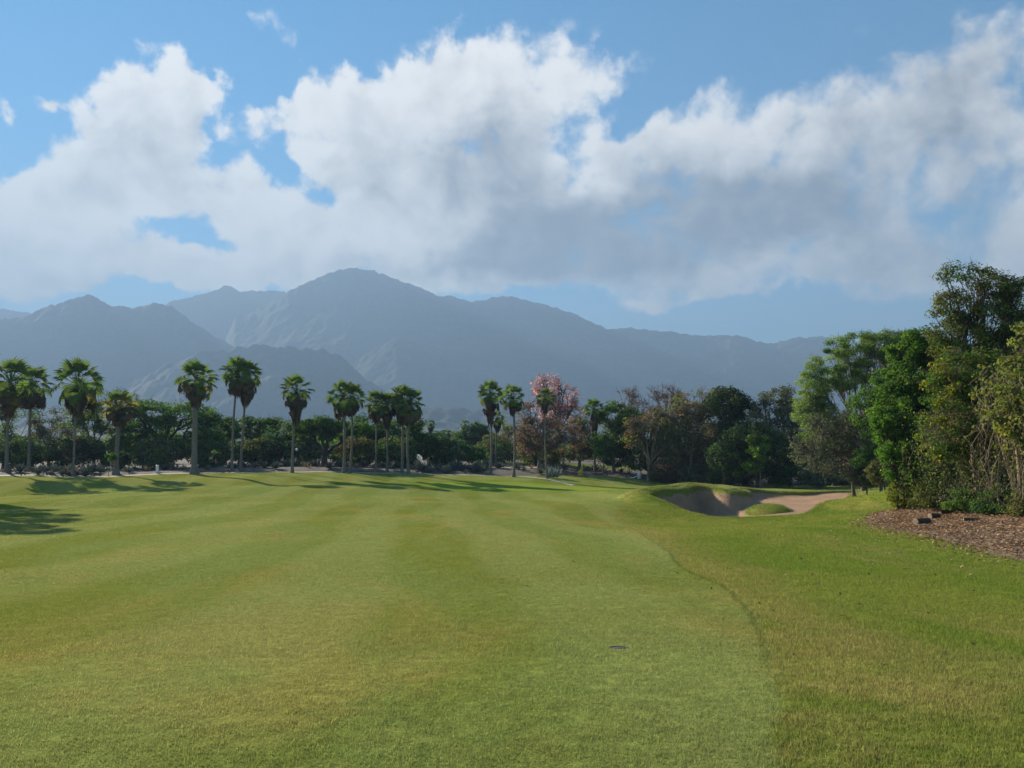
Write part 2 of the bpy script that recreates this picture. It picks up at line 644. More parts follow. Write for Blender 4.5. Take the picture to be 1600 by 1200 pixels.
def bark_mat(name, c1, c2, scale=6.0, stretch=(1, 1, 0.25), bump=0.4):
    m, n = mat(name)
    geo = n.n('ShaderNodeNewGeometry')
    v = n.mapping(geo.outputs['Position'], scale=stretch)
    f = n.noise(v, scale, 5.0, 0.65)
    col = n.mix(n.rng(f, 0.32, 0.68), C4(c1), C4(c2))
    p = n.n('ShaderNodeBsdfPrincipled', ins={'Base Color': col, 'Roughness': 0.85})
    p.inputs['Specular IOR Level'].default_value = 0.2
    b = n.n('ShaderNodeBump', ins={'Strength': bump, 'Distance': 0.05, 'Height': f})
    n.l.new(b.outputs[0], p.inputs['Normal'])
    finish(n, p)
    return m


def plain_mat(name, c, rough=0.7, c2=None, scale=8.0):
    m, n = mat(name)
    p = n.n('ShaderNodeBsdfPrincipled', ins={'Roughness': rough})
    geo = n.n('ShaderNodeNewGeometry')
    f = n.noise(geo.outputs['Position'], scale, 4.0)
    col = n.mix(n.rng(f, 0.35, 0.7), C4(c), C4(c2 or tuple(k * 0.75 for k in c)))
    n.set(p.inputs['Base Color'], col)
    finish(n, p)
    return m


# ---- turf colour as a node group (a function of world position only)
EDGE_PX = [(1215, 1200), (1216, 1100), (1205, 1030), (1190, 985), (1165, 945), (1130, 915), (1085, 897), (1062, 882), (1050, 865), (1020, 845), (985, 826), (960, 812)]
EDGE = [hit(a, b) for a, b in EDGE_PX]
EDGE_XY = [(0.0, 1.25), (2.5, 1.3)] + [(float(q[1]), float(q[0])) for q in EDGE]
EDGE_XY.append((60.0, 9.0))
EDGE_XY.append((100.0, 16.0))

ng = bpy.data.node_groups.new('turf_colour', 'ShaderNodeTree')
ng.interface.new_socket('Color', in_out='OUTPUT', socket_type='NodeSocketColor')
ng.interface.new_socket('Rough', in_out='OUTPUT', socket_type='NodeSocketFloat')
g = N(ng)
go = g.n('NodeGroupOutput')
geo = g.n('ShaderNodeNewGeometry')
pos = geo.outputs['Position']
sp = g.n('ShaderNodeSeparateXYZ', ins={0: pos})
X, Yc = sp.outputs[0], sp.outputs[1]
flat = g.n('ShaderNodeVectorMath', operation='MULTIPLY', ins={0: pos, 1: (1, 1, 0)}).outputs[0]
# fairway edge
fc = g.n('ShaderNodeFloatCurve')
cm = fc.mapping
cm.use_clip = False
cv = cm.curves[0]
pts = sorted(EDGE_XY)
while len(cv.points) < len(pts):
    cv.points.new(0.5, 0.5)
for i, (yy, xx) in enumerate(pts):
    cv.points[i].location = (yy / 100.0, xx / 40.0 + 0.5)
cm.update()
g.set(fc.inputs['Value'], g.m('DIVIDE', Yc, 100.0))
edge_x = g.m('MULTIPLY', g.m('SUBTRACT', fc.outputs[0], 0.5), 40.0)
e_n = g.m('MULTIPLY', g.m('SUBTRACT', g.noise(flat, 1.6, 4.0), 0.5), 0.22)
de = g.m('ADD', g.m('SUBTRACT', X, edge_x), e_n)          # > 0 in the rough
is_rough = g.rng(de, -0.05, 0.07)
is_rough = g.m('MULTIPLY', is_rough, g.rng(Yc, 52, 66, 1, 0))
# fairway colours
n_patch = g.noise(g.mapping(flat, rot=(0, 0, R(-14)), scale=(1.5, 0.42, 1)), 0.16, 4.0, 0.6, 0.7)
n_patch2 = g.noise(g.mapping(flat, loc=(31, 7, 0), rot=(0, 0, R(24)), scale=(1.15, 0.5, 1)), 0.26, 5.0, 0.62, 0.8)
n_mid = g.noise(flat, 2.2, 4.0, 0.6)
fw_a = (0.186, 0.224, 0.076, 1)
fw_b = (0.176, 0.198, 0.050, 1)
fw_dry = (0.285, 0.238, 0.092, 1)
fw_pale = (0.268, 0.278, 0.122, 1)
fw = g.mix(g.rng(n_patch, 0.38, 0.60), fw_a, fw_b)
fw = g.mix(g.m('MULTIPLY', g.rng(n_patch2, 0.48, 0.68), 0.60), fw, fw_dry)
# mowing stripes, slightly curved
wob = g.m('MULTIPLY', g.m('SUBTRACT', g.noise(flat, 0.022, 2.0), 0.5), 14.0)
st = g.m('SINE', g.m('MULTIPLY', g.m('ADD', g.m('ADD', X, g.m('MULTIPLY', Yc, 0.10)), wob), 1.35))
stripe = g.m('MULTIPLY', g.rng(st, -0.5, 0.5), g.rng(Yc, 6, 18, 0.28, 0.42))
fw = g.mix(stripe, fw, fw_pale)
fw = g.mix(g.m('MULTIPLY', g.rng(n_mid, 0.45, 0.75), 0.18), fw, fw_dry)
# rough colours
rg_a = (0.140, 0.188, 0.034, 1)
rg_b = (0.182, 0.206, 0.046, 1)
rg_dry = (0.275, 0.225, 0.095, 1)
rg = g.mix(g.rng(n_patch, 0.36, 0.6), rg_a, rg_b)
near_edge = g.m('MULTIPLY', g.rng(de, 0.0, 2.1, 1.0, 0.0), g.rng(n_mid, 0.25, 0.62))
rg = g.mix(g.m('MULTIPLY', near_edge, 0.55), rg, rg_dry)
rg = g.mix(g.m('MULTIPLY', g.rng(n_patch2, 0.52, 0.72), 0.55), rg, rg_dry)
col = g.mix(is_rough, fw, rg)
# the cut edge itself
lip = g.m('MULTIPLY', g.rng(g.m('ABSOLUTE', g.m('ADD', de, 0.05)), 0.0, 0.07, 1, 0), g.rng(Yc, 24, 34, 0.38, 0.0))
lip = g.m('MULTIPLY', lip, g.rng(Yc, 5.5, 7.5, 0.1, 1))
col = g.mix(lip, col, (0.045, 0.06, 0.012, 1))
# putting green
gc = W(810, 761, 80.0)
gx = g.m('DIVIDE', g.m('SUBTRACT', X, float(gc[0])), 10.5)
gy = g.m('DIVIDE', g.m('SUBTRACT', Yc, 80.5), 6.3)
gd = g.m('SQRT', g.m('ADD', g.m('MULTIPLY', gx, gx), g.m('MULTIPLY', gy, gy)))
gd = g.m('ADD', gd, g.m('MULTIPLY', g.m('SUBTRACT', g.noise(flat, 0.12, 2.0), 0.5), 0.35))
collar = g.rng(gd, 1.0, 1.75, 1, 0)
col = g.mix(g.m('MULTIPLY', collar, 0.7), col, (0.150, 0.205, 0.030, 1))
col = g.mix(g.rng(gd, 0.96, 1.02, 1, 0), col, (0.232, 0.275, 0.062, 1))
# dry worn strip along the far bed
n_far = g.noise(flat, 0.25, 4.0, 0.6)
col = g.mix(g.m('MULTIPLY', g.m('MULTIPLY', g.rng(Yc, 64, 80), g.rng(X, -14, -30)), g.m('MULTIPLY', g.rng(n_far, 0.42, 0.62), 0.55)), col, fw_dry)
# scrubby plain far away
col = g.mix(g.rng(Yc, 150, 260), col, (0.085, 0.090, 0.040, 1))
col = g.mix(g.rng(g.m('ABSOLUTE', X), 70, 130), col, (0.085, 0.090, 0.040, 1))
# blade-scale grain
gr = g.noise(flat, 55.0, 3.0, 0.7)
gr2 = g.noise(g.mapping(flat, scale=(1, 0.6, 1)), 14.0, 4.0, 0.7)
grain = g.m('ADD', g.m('MULTIPLY', g.rng(gr, 0.25, 0.75, -0.5, 0.5, False), 0.5), g.m('MULTIPLY', g.rng(gr2, 0.25, 0.75, -0.5, 0.5, False), 0.45))
hs = g.n('ShaderNodeHueSaturation', ins={'Color': col, 'Value': g.m('ADD', grain, 1.0)})
g.l.new(hs.outputs[0], go.inputs[0])
g.l.new(is_rough, go.inputs[1])

# ground sheet material
M_GROUND, n = mat('turf')
grp = n.n('ShaderNodeGroup')
grp.node_tree = ng
geo = n.n('ShaderNodeNewGeometry')
p = n.n('ShaderNodeBsdfPrincipled', ins={'Base Color': n.mix(1.0, grp.outputs[0], (0.92, 0.94, 0.66, 1), 'MULTIPLY'), 'Roughness': 0.8})
p.inputs['Specular IOR Level'].default_value = 0.0
p.inputs['Sheen Weight'].default_value = 0.0
p.inputs['Sheen Roughness'].default_value = 0.6
p.inputs['Sheen Tint'].default_value = (0.75, 0.8, 0.35, 1)
h1 = n.noise(geo.outputs['Position'], 38.0, 4.0, 0.75)
h2 = n.noise(geo.outputs['Position'], 5.0, 4.0, 0.6)
bm = n.n('ShaderNodeBump', ins={'Strength': 0.55, 'Distance': 0.03, 'Height': h1})
bm2 = n.n('ShaderNodeBump', ins={'Strength': 0.35, 'Distance': 0.12, 'Height': h2, 'Normal': bm.outputs[0]})
n.l.new(bm2.outputs[0], p.inputs['Normal'])
finish(n, p)

# grass blades
M_BLADE, n = mat('grass_blade')
grp = n.n('ShaderNodeGroup')
grp.node_tree = ng
geo = n.n('ShaderNodeNewGeometry')
hs = n.n('ShaderNodeHueSaturation', ins={'Color': grp.outputs[0]})
n.set(hs.inputs['Value'], n.m('ADD', n.m('MULTIPLY', geo.outputs['Random Per Island'], 0.7), 0.95))
n.set(hs.inputs['Hue'], n.m('ADD', n.m('MULTIPLY', geo.outputs['Random Per Island'], 0.03), 0.485))
d = n.n('ShaderNodeBsdfDiffuse', ins={0: hs.outputs[0]})
t = n.n('ShaderNodeBsdfTranslucent', ins={0: n.mix(1.0, hs.outputs[0], (1.12, 1.08, 0.85, 1), 'MULTIPLY')})
mx = n.n('ShaderNodeMixShader', ins={0: 0.45})
n.l.new(d.outputs[0], mx.inputs[1])
n.l.new(t.outputs[0], mx.inputs[2])
finish(n, mx)

# sand
M_SAND, n = mat('bunker_sand')
geo = n.n('ShaderNodeNewGeometry')
f = n.noise(geo.outputs['Position'], 0.6, 5.0, 0.6)
f2 = n.noise(n.mapping(geo.outputs['Position'], scale=(1, 3, 1)), 2.2, 4.0)
c = n.mix(n.rng(f, 0.35, 0.65), (0.385, 0.240, 0.150, 1), (0.30, 0.188, 0.118, 1))
p = n.n('ShaderNodeBsdfPrincipled', ins={'Base Color': c, 'Roughness': 0.9})
p.inputs['Specular IOR Level'].default_value = 0.1
wv = n.n('ShaderNodeTexWave', ins={'Vector': geo.outputs['Position'], 'Scale': 3.2, 'Distortion': 5.0, 'Detail': 3.0, 'Detail Scale': 0.7})
b = n.n('ShaderNodeBump', ins={'Strength': 0.5, 'Distance': 0.1, 'Height': n.m('ADD', f2, n.m('MULTIPLY', wv.outputs[1], 0.35))})
n.l.new(b.outputs[0], p.inputs['Normal'])
finish(n, p)

# bare earth of the planting bed
M_SOIL, n = mat('bare_earth')
geo = n.n('ShaderNodeNewGeometry')
f = n.noise(geo.outputs['Position'], 0.5, 6.0, 0.65)
f2 = n.noise(geo.outputs['Position'], 5.0, 5.0, 0.7)
c = n.mix(n.rng(f, 0.35, 0.65), (0.105, 0.072, 0.056, 1), (0.068, 0.052, 0.040, 1))
c = n.mix(n.rng(f2, 0.45, 0.7), c, (0.155, 0.118, 0.092, 1))
p = n.n('ShaderNodeBsdfPrincipled', ins={'Base Color': c, 'Roughness': 0.95})
b = n.n('ShaderNodeBump', ins={'Strength': 0.8, 'Distance': 0.25, 'Height': f2})
n.l.new(b.outputs[0], p.inputs['Normal'])
finish(n, p)

M_LITTER_SOIL = plain_mat('leaf_mould', (0.19, 0.12, 0.07), 0.95, (0.11, 0.07, 0.04), 3.0)
M_PATH = plain_mat('path_gravel', (0.36, 0.32, 0.25), 0.9, (0.28, 0.25, 0.2), 5.0)

# mountain forest
M_MTN, n = mat('mountain_forest')
geo = n.n('ShaderNodeNewGeometry')
f = n.noise(geo.outputs['Position'], 0.0035, 6.0, 0.65)
f2 = n.noise(geo.outputs['Position'], 0.03, 4.0, 0.7)
c = n.mix(n.rng(f, 0.40, 0.62), (0.034, 0.045, 0.020, 1), (0.095, 0.090, 0.050, 1))
c = n.mix(n.rng(f2, 0.35, 0.75), c, (0.030, 0.040, 0.018, 1))
p = n.n('ShaderNodeBsdfPrincipled', ins={'Base Color': c, 'Roughness': 0.95})
p.inputs['Specular IOR Level'].default_value = 0.05
b = n.n('ShaderNodeBump', ins={'Strength': 0.7, 'Distance': 9.0, 'Height': f2})
n.l.new(b.outputs[0], p.inputs['Normal'])
finish(n, p)

# haze
M_HAZE = bpy.data.materials.new('haze_air')
M_HAZE.use_nodes = True
M_HAZE.node_tree.nodes.clear()
n = N(M_HAZE.node_tree)
pv = n.n('ShaderNodeVolumePrincipled')
pv.inputs['Color'].default_value = (0.25, 0.385, 0.585, 1)
pv.inputs['Density'].default_value = 0.00031
pv.inputs['Anisotropy'].default_value = 0.12
pv.inputs['Density Attribute'].default_value = ''
o = n.n('ShaderNodeOutputMaterial')
n.l.new(pv.outputs[0], o.inputs['Volume'])

# ------------------------------------------------------------------ ground sheet


def lines(segs):
    out = []
    for a, b, s in segs:
        k = max(1, int(round((b - a) / s)))
        out.append(np.linspace(a, b, k, endpoint=False))
    out.append(np.array([segs[-1][1]]))
    return np.concatenate(out)


def geo_lines(a, b, s, grow=1.22):
    v = [a]
    sgn = 1 if b > a else -1
    while abs(b - v[-1]) > s:
        v.append(v[-1] + sgn * s)
        s *= grow
    v.append(b)
    return np.array(v[1:])


def grid_mesh(name, xs, ys, fz, smooth=True):
    Xg, Yg = np.meshgrid(xs, ys)
    Zg = fz(Xg, Yg)
    nx, ny = len(xs), len(ys)
    v = np.stack([Xg, Yg, Zg], -1).reshape(-1, 3)
    i = np.arange(ny - 1)[:, None] * nx + np.arange(nx - 1)[None]
    f = np.stack([i, i + 1, i + nx + 1, i + nx], -1).reshape(-1, 4)
    return new_mesh(name, v, f, smooth)


xs = lines([(-80, 6, 0.7), (6, 34, 0.22), (34, 50, 0.8)])
xs = np.concatenate([geo_lines(-80, -4900, 2)[::-1], xs, geo_lines(50, 4900, 2)])
ys = lines([(-30, 3, 1.5), (3, 20, 0.5), (20, 45, 0.7), (45, 78, 0.22), (78, 135, 0.7)])
ys = np.concatenate([geo_lines(-30, -190, 4)[::-1], ys, geo_lines(135, 6900, 2)])
link('ground', grid_mesh('ground', xs, ys, T), M_GROUND, kind='structure')

# sand sheet: cut to just beyond the lip and lying below the turf there
xs = np.arange(8.0, 33.01, 0.25)
ys = np.arange(44.0, 76.01, 0.25)
Xg, Yg = np.meshgrid(xs, ys)
Dg = sdf(BPOLY, Xg, Yg)
Zg = sand_z(Xg, Yg, Dg)
nx, ny = len(xs), len(ys)
v = np.stack([Xg, Yg, Zg], -1).reshape(-1, 3)
i = np.arange(ny - 1)[:, None] * nx + np.arange(nx - 1)[None]
f = np.stack([i, i + 1, i + nx + 1, i + nx], -1).reshape(-1, 4)
keep = (Dg.ravel()[f] > -0.35).all(1)
me = new_mesh('sand', v, f[keep], True)
link('bunker_sand', me, M_SAND, kind='structure')

# planting bed / wood floor: a sheet that rises out of the turf behind this line
BED_PX = [(-400, 749, 82), (-100, 747, 84), (100, 744, 87), (200, 742.5, 88), (330, 738.5, 91), (430, 736, 93), (540, 737, 95), (640, 739.5, 96), (720, 741, 97), (800, 743, 98),
          (870, 741, 101), (930, 742, 102), (1000, 748, 100), (1060, 754, 100), (1150, 758, 100), (1240, 758, 98), (1330, 757, 96), (1420, 752, 96), (1700, 750, 96)]
BED_X = np.array([(a - 800) / FPX * Y for a, b, Y in BED_PX])
BED_Y = np.array([Y for a, b, Y in BED_PX], float)


def bed_z(x, y):
    yb = np.interp(x, BED_X, BED_Y) + 0.8 * fbm(x * 0.25, y * 0.25, 71, 3)
    t = y - yb
    z = base_T(x, y)
    return z + np.clip(t * 0.10, -0.35, 0.22) + 0.10 * fbm(x * 0.8, y * 0.8, 12, 4) * np.clip(t, 0, 1)


def bed_at(px, Y, dz=0.0):
    x = (px - 800.0) / FPX * Y
    z = max(float(bed_z(np.array([x]), np.array([float(Y)]))[0]), Tz(x, Y))
    return np.array((x, Y, z + dz))


def surf(x, y):
    z = Tz(x, y)
    yb = float(np.interp(x, BED_X, BED_Y))
    if y > yb - 2:
        z = max(z, float(bed_z(np.array([x]), np.array([float(y)]))[0]))
    return z


xs = np.concatenate([np.linspace(-110, -78, 20, endpoint=False), np.arange(-78, 62, 0.8), np.linspace(62, 110, 30)])
ys = np.concatenate([np.arange(79, 112, 0.6), np.linspace(112, 260, 60)])
link('planting_bed', grid_mesh('planting_bed', xs, ys, bed_z), M_SOIL, kind='structure')

# sunny strip of grass behind the bed, between the trees
def patch_z(x, y):
    e = np.hypot((x - 9.5) / 13.0, (y - 122) / 7.0) + 0.15 * fbm(x * 0.3, y * 0.3, 8, 3)
    return bed_z(x, y) + np.clip((1 - e) * 0.5, -0.3, 0.12)


link('grass_strip', grid_mesh('grass_strip', np.arange(-6, 26, 0.8), np.arange(113, 132, 0.8), patch_z), M_GROUND, kind='structure')

# leaf-mould floor under the right-hand wood
LIT = np.array([hit(1352, 806)[:2], hit(1348, 815)[:2], hit(1372, 826)[:2], hit(1440, 840)[:2], hit(1520, 857)[:2], hit(1600, 880)[:2], (14.0, 14.0), (30, 12), (42, 30), (40, 60), (31, 60), (27, 52), (22.5, 44), (19.2, 39)])
LIT = chaikin(LIT, 2)


def lit_z(x, y):
    d = sdf(LIT, x, y) + 0.5 * fbm(x * 0.7, y * 0.7, 44, 4)
    return base_T(x, y) + np.clip(d * 0.08, -0.3, 0.05)


xs = np.arange(9, 44, 0.4)
ys = np.arange(11, 62, 0.4)
Xg, Yg = np.meshgrid(xs, ys)
nx, ny = len(xs), len(ys)
v = np.stack([Xg, Yg, lit_z(Xg, Yg)], -1).reshape(-1, 3)
i = np.arange(ny - 1)[:, None] * nx + np.arange(nx - 1)[None]
f = np.stack([i, i + 1, i + nx + 1, i + nx], -1).reshape(-1, 4)
keep = (sdf(LIT, Xg, Yg).ravel()[f] > -2.0).all(1)
link('wood_floor', new_mesh('wood_floor', v, f[keep], True), M_LITTER_SOIL, kind='structure')


# pale paths along the bed
def strip(name, pts, wid, m, dz=0.03):
    P = np.array(pts)
    t = np.gradient(P, axis=0)
    t /= np.linalg.norm(t, axis=1)[:, None]
    nrm = np.c_[-t[:, 1], t[:, 0]]
    V = []
    K = 5
    for a in np.linspace(-0.5, 0.5, K):
        q = P + nrm * wid * a
        z = np.maximum(T(q[:, 0], q[:, 1]), bed_z(q[:, 0], q[:, 1])) + dz - (0.12 if abs(a) > 0.45 else 0)
        V.append(np.c_[q, z])
    V = np.stack(V, 1)
    nr = len(P)
    i = np.arange(nr - 1)[:, None] * K + np.arange(K - 1)[None]
    f = np.stack([i, i + K, i + K + 1, i + 1], -1).reshape(-1, 4)
    link(name, new_mesh(name, V.reshape(-1, 3), f, True), m, kind='structure')


def resample(pts, n):
    P = np.array(pts, float)
    s = np.r_[0, np.cumsum(np.hypot(*np.diff(P, axis=0).T))]
    q = np.linspace(0, s[-1], n)
    # smooth interpolation
    return np.c_[np.interp(q, s, P[:, 0]), np.interp(q, s, P[:, 1])]


front = [(x, float(np.interp(x, BED_X, BED_Y)) - 0.3) for x in np.linspace(-75, -1, 90)]
strip('path', front, 1.3, M_PATH)
back = [(-1.5, 97.2), (1.5, 95.5), (4.0, 92.8), (6.0, 89.5), (7.0, 87.0)]
strip('path', resample(back, 24), 1.0, M_PATH, 0.02)
strip('path', resample([(-2, 108), (4, 109), (9, 108)], 20), 1.6, M_PATH)

# ------------------------------------------------------------------ mountains


def mountain(name, pts, D, front, seed, back=900, spur=0.17, ncol=520, nrow=110, curve=1.25, rough=1.0):
    P = np.array(pts, float)
    px = np.linspace(P[0, 0], P[-1, 0], ncol)
    # smooth the traced crest a little
    py = np.interp(px, P[:, 0], P[:, 1])
    ker = np.hanning(max(5, int(ncol * 0.011)))
    ker /= ker.sum()
    pad = len(ker) // 2
    py = np.convolve(np.pad(py, pad, mode='edge'), ker, mode='same')[pad:-pad][:ncol]
    a = (px - 800) / FPX
    ee = np.array([px2dir(x, y) for x, y in zip(px, py)])
    zc = ee[:, 1] * D
    edge_fade = np.clip(np.minimum(px - px[0], px[-1] - px) / (px[-1] - px[0]) * 14, 0, 1)
    floor = -8.0
    t = np.concatenate([np.linspace(0, 1, nrow) ** 1.1, ])
    rows = []
    # front slope rows (t=1 foot .. 0 crest), then a short back slope
    for tt in t[::-1]:
        rows.append((D - front * tt, tt, 0))
    for tt in np.linspace(0.06, 1, 16):
        rows.append((D + back * tt, tt, 1))
    Vx, Vy, Vz = [], [], []
    for Yr, tt, bk in rows:
        x = ee[:, 0] * Yr
        prof = (1 - tt) ** (1.0 if bk else curve)
        z = floor + (zc - floor) * prof
        env = tt ** 0.55 * (1 - tt) ** 0.35 if tt < 1 else 0.0
        rid = ridged(x / 760.0, Yr / 1100.0 + np.zeros_like(x), seed, 5, 0.46) - 0.62
        z = z + (zc - floor) * spur * 2.0 * rid * env
        # tree-sized bumps
        z = z + rough * 12.0 * fbm(x / 30.0, Yr / 30.0 + np.zeros_like(x), seed + 5, 3) * (1 - tt * 0.6)
        z = z + rough * 13.0 * fbm(x / 120.0, Yr / 120.0 + np.zeros_like(x), seed + 9, 3) * (1 - tt * 0.5)
        z = floor + (z - floor) * edge_fade
        Vx.append(x)
        Vy.append(np.full_like(x, Yr))
        Vz.append(np.maximum(z, floor))
    V = np.stack([np.array(Vx), np.array(Vy), np.array(Vz)], -1)
    nr = len(rows)
    i = np.arange(nr - 1)[:, None] * ncol + np.arange(ncol - 1)[None]
    f = np.stack([i, i + 1, i + ncol + 1, i + ncol], -1).reshape(-1, 4)
    return link(name, new_mesh(name, V.reshape(-1, 3), f, True), M_MTN, kind='structure')


mountain('mountain', [(-300, 500), (-100, 480), (0, 481), (40, 487), (120, 505), (200, 500), (260, 474), (300, 464), (330, 455), (352, 445), (378, 456), (420, 452), (470, 462), (560, 520), (700, 560)], 5250, 900, 3, ncol=420, nrow=80)
mountain('mountain', [(250, 600), (300, 545), (360, 500), (405, 482), (450, 455), (500, 433), (530, 421), (553, 418), (585, 423), (620, 438), (690, 463), (735, 470), (790, 463), (830, 470), (890, 486), (945, 514), (975, 513),
                      (1030, 517), (1090, 524), (1150, 523), (1198, 538), (1240, 529), (1285, 524), (1330, 542), (1420, 560), (1600, 575), (1900, 640)], 4600, 1500, 11, ncol=820, nrow=120)
mountain('mountain', [(-400, 540), (-100, 508), (0, 499), (50, 489), (100, 470), (135, 462), (150, 465), (172, 477), (215, 481), (238, 473), (262, 475), (290, 496), (330, 524), (365, 541), (420, 580), (500, 640), (560, 690)], 3900, 1100, 23, ncol=520, nrow=100)
mountain('hill', [(480, 640), (540, 580), (580, 550), (622, 529), (660, 540), (740, 556), (800, 582), (860, 606), (950, 632), (1100, 655), (1250, 690)], 3700, 900, 37, ncol=420, nrow=80)
mountain('hill', [(120, 660), (200, 605), (260, 572), (310, 552), (370, 541), (420, 540), (475, 546), (508, 543), (540, 560), (580, 596), (610, 622), (660, 662), (700, 690)], 3000, 700, 41, ncol=400, nrow=80)
mountain('hill', [(400, 692), (520, 668), (600, 648), (680, 640), (760, 645), (850, 650), (1000, 652), (1200, 640), (1400, 640), (1700, 660)], 2300, 700, 53, ncol=420, nrow=60, spur=0.3, back=500)
mountain('hill', [(-500, 640), (-100, 648), (100, 650), (250, 655), (400, 664), (560, 690)], 2100, 600, 59, ncol=300, nrow=50, spur=0.3, back=400)

# haze box
hv = np.array([(sx, sy, sz) for sx in (-5000, 5000) for sy in (-200, 7000) for sz in (-10, 1190)], float)
hf = np.array([(0, 1, 3, 2), (4, 6, 7, 5), (0, 4, 5, 1), (2, 3, 7, 6), (0, 2, 6, 4), (1, 5, 7, 3)])
hz = link('haze', new_mesh('haze', hv, hf), M_HAZE, kind='stuff')

# ------------------------------------------------------------------ vegetation materials
BARK_GREY = bark_mat('grey_bark', (0.17, 0.145, 0.115), (0.09, 0.075, 0.06))
BARK_DARK = bark_mat('dark_bark', (0.075, 0.06, 0.048), (0.04, 0.034, 0.028))
BARK_TAN = bark_mat('tan_bark', (0.27, 0.195, 0.135), (0.16, 0.115, 0.08))
BARK_PALM = bark_mat('palm_bark', (0.225, 0.185, 0.145), (0.12, 0.098, 0.078), 9.0, (0.5, 0.5, 3.0), 0.6)
LEAF_DARK = leaf_mat('dark_green_leaf', [(0.0394, 0.0831, 0.0263), (0.07, 0.1356, 0.0394), (0.1204, 0.2079, 0.0548)])
LEAF_SHADE = leaf_mat('shaded_evergreen_leaf', [(0.0216, 0.0459, 0.0189), (0.0378, 0.0702, 0.027), (0.0607, 0.1053, 0.0351)], 0.25)  # darker leaf copy: the wood's deep shade painted into the colour
LEAF_GREEN = leaf_mat('green_leaf', [(0.0435, 0.0899, 0.0203), (0.0798, 0.1522, 0.029), (0.1377, 0.2175, 0.0464)])
LEAF_BRIGHT = leaf_mat('bright_green_leaf', [(0.0517, 0.115, 0.0207), (0.0978, 0.1898, 0.0322), (0.1495, 0.2415, 0.0403)], 0.5)
LEAF_FEATHER = leaf_mat('feathery_leaf', [(0.1174, 0.1725, 0.0476), (0.1862, 0.2444, 0.0714), (0.276, 0.3234, 0.1125)], 0.5)
LEAF_OLIVE = leaf_mat('olive_leaf', [(0.075, 0.09, 0.03), (0.1275, 0.1425, 0.045), (0.195, 0.1875, 0.06)])
LEAF_GREYGREEN = leaf_mat('grey_green_leaf', [(0.0776, 0.0949, 0.0604), (0.1207, 0.138, 0.0862), (0.1898, 0.1984, 0.1294)], 0.3)
LEAF_BROWN = leaf_mat('brown_leaf', [(0.105, 0.082, 0.05), (0.175, 0.138, 0.08), (0.24, 0.185, 0.105)], 0.4, tint=(1.2, 1.0, 0.7))
LEAF_RUST = leaf_mat('rust_pink_leaf', [(0.14, 0.095, 0.075), (0.235, 0.155, 0.125), (0.33, 0.235, 0.19)], 0.4, tint=(1.15, 1.0, 0.8))
LEAF_PINK = leaf_mat('pink_blossom', [(0.42, 0.21, 0.215), (0.57, 0.32, 0.32), (0.68, 0.46, 0.44)], 0.45, tint=(1.1, 1.0, 1.0))
LEAF_YELLOW = leaf_mat('yellowing_leaf', [(0.091, 0.13, 0.0234), (0.195, 0.2145, 0.0325), (0.351, 0.2795, 0.0455)], 0.5)
LEAF_VINE = leaf_mat('pale_vine_leaf', [(0.1013, 0.1485, 0.0338), (0.1823, 0.2228, 0.0607), (0.27, 0.297, 0.1148)], 0.4, spec=0.12)
FROND_GREEN = leaf_mat('palm_frond_green', [(0.055, 0.092, 0.028), (0.090, 0.138, 0.042), (0.128, 0.178, 0.062)], 0.42, tint=(1.3, 1.35, 0.6))
FROND_YELLOW = leaf_mat('palm_frond_yellow', [(0.13, 0.125, 0.03), (0.22, 0.18, 0.045), (0.26, 0.17, 0.055)], 0.4)
FROND_DEAD = leaf_mat('palm_frond_dead', [(0.034, 0.025, 0.019), (0.075, 0.053, 0.037), (0.15, 0.105, 0.068)], 0.12, tint=(1.1, 0.9, 0.7))
AGAVE = leaf_mat('agave_leaf', [(0.068, 0.084, 0.0736), (0.1, 0.12, 0.104), (0.14, 0.16, 0.14)], 0.12, tint=(1, 1, 1))
DRY = leaf_mat('dry_stalks', [(0.11, 0.078, 0.052), (0.19, 0.14, 0.09), (0.27, 0.21, 0.14)], 0.3, tint=(1, 1, 0.9))


def leaf_quads(rng, P, Nrm, size, asp=0.55, bend=0.0):
    """rhombic leaves at points P with normals Nrm"""
    n = len(P)
    Nrm = Nrm / (np.linalg.norm(Nrm, axis=1)[:, None] + 1e-9)
    r = rng.normal(size=(n, 3))
    U = np.cross(Nrm, r)
    U /= np.linalg.norm(U, axis=1)[:, None] + 1e-9
    Vv = np.cross(Nrm, U)
    s = size * rng.uniform(0.65, 1.35, n)[:, None]
    a = P + U * s * 0.55
    b = P + Vv * s * asp * 0.5 + Nrm * s * 0.08
    c = P - U * s * 0.55
    d = P - Vv * s * asp * 0.5 + Nrm * s * 0.08
    V = np.stack([a, b, c, d], 1).reshape(-1, 3)
    f = np.arange(4 * n).reshape(n, 4)
    return V, f


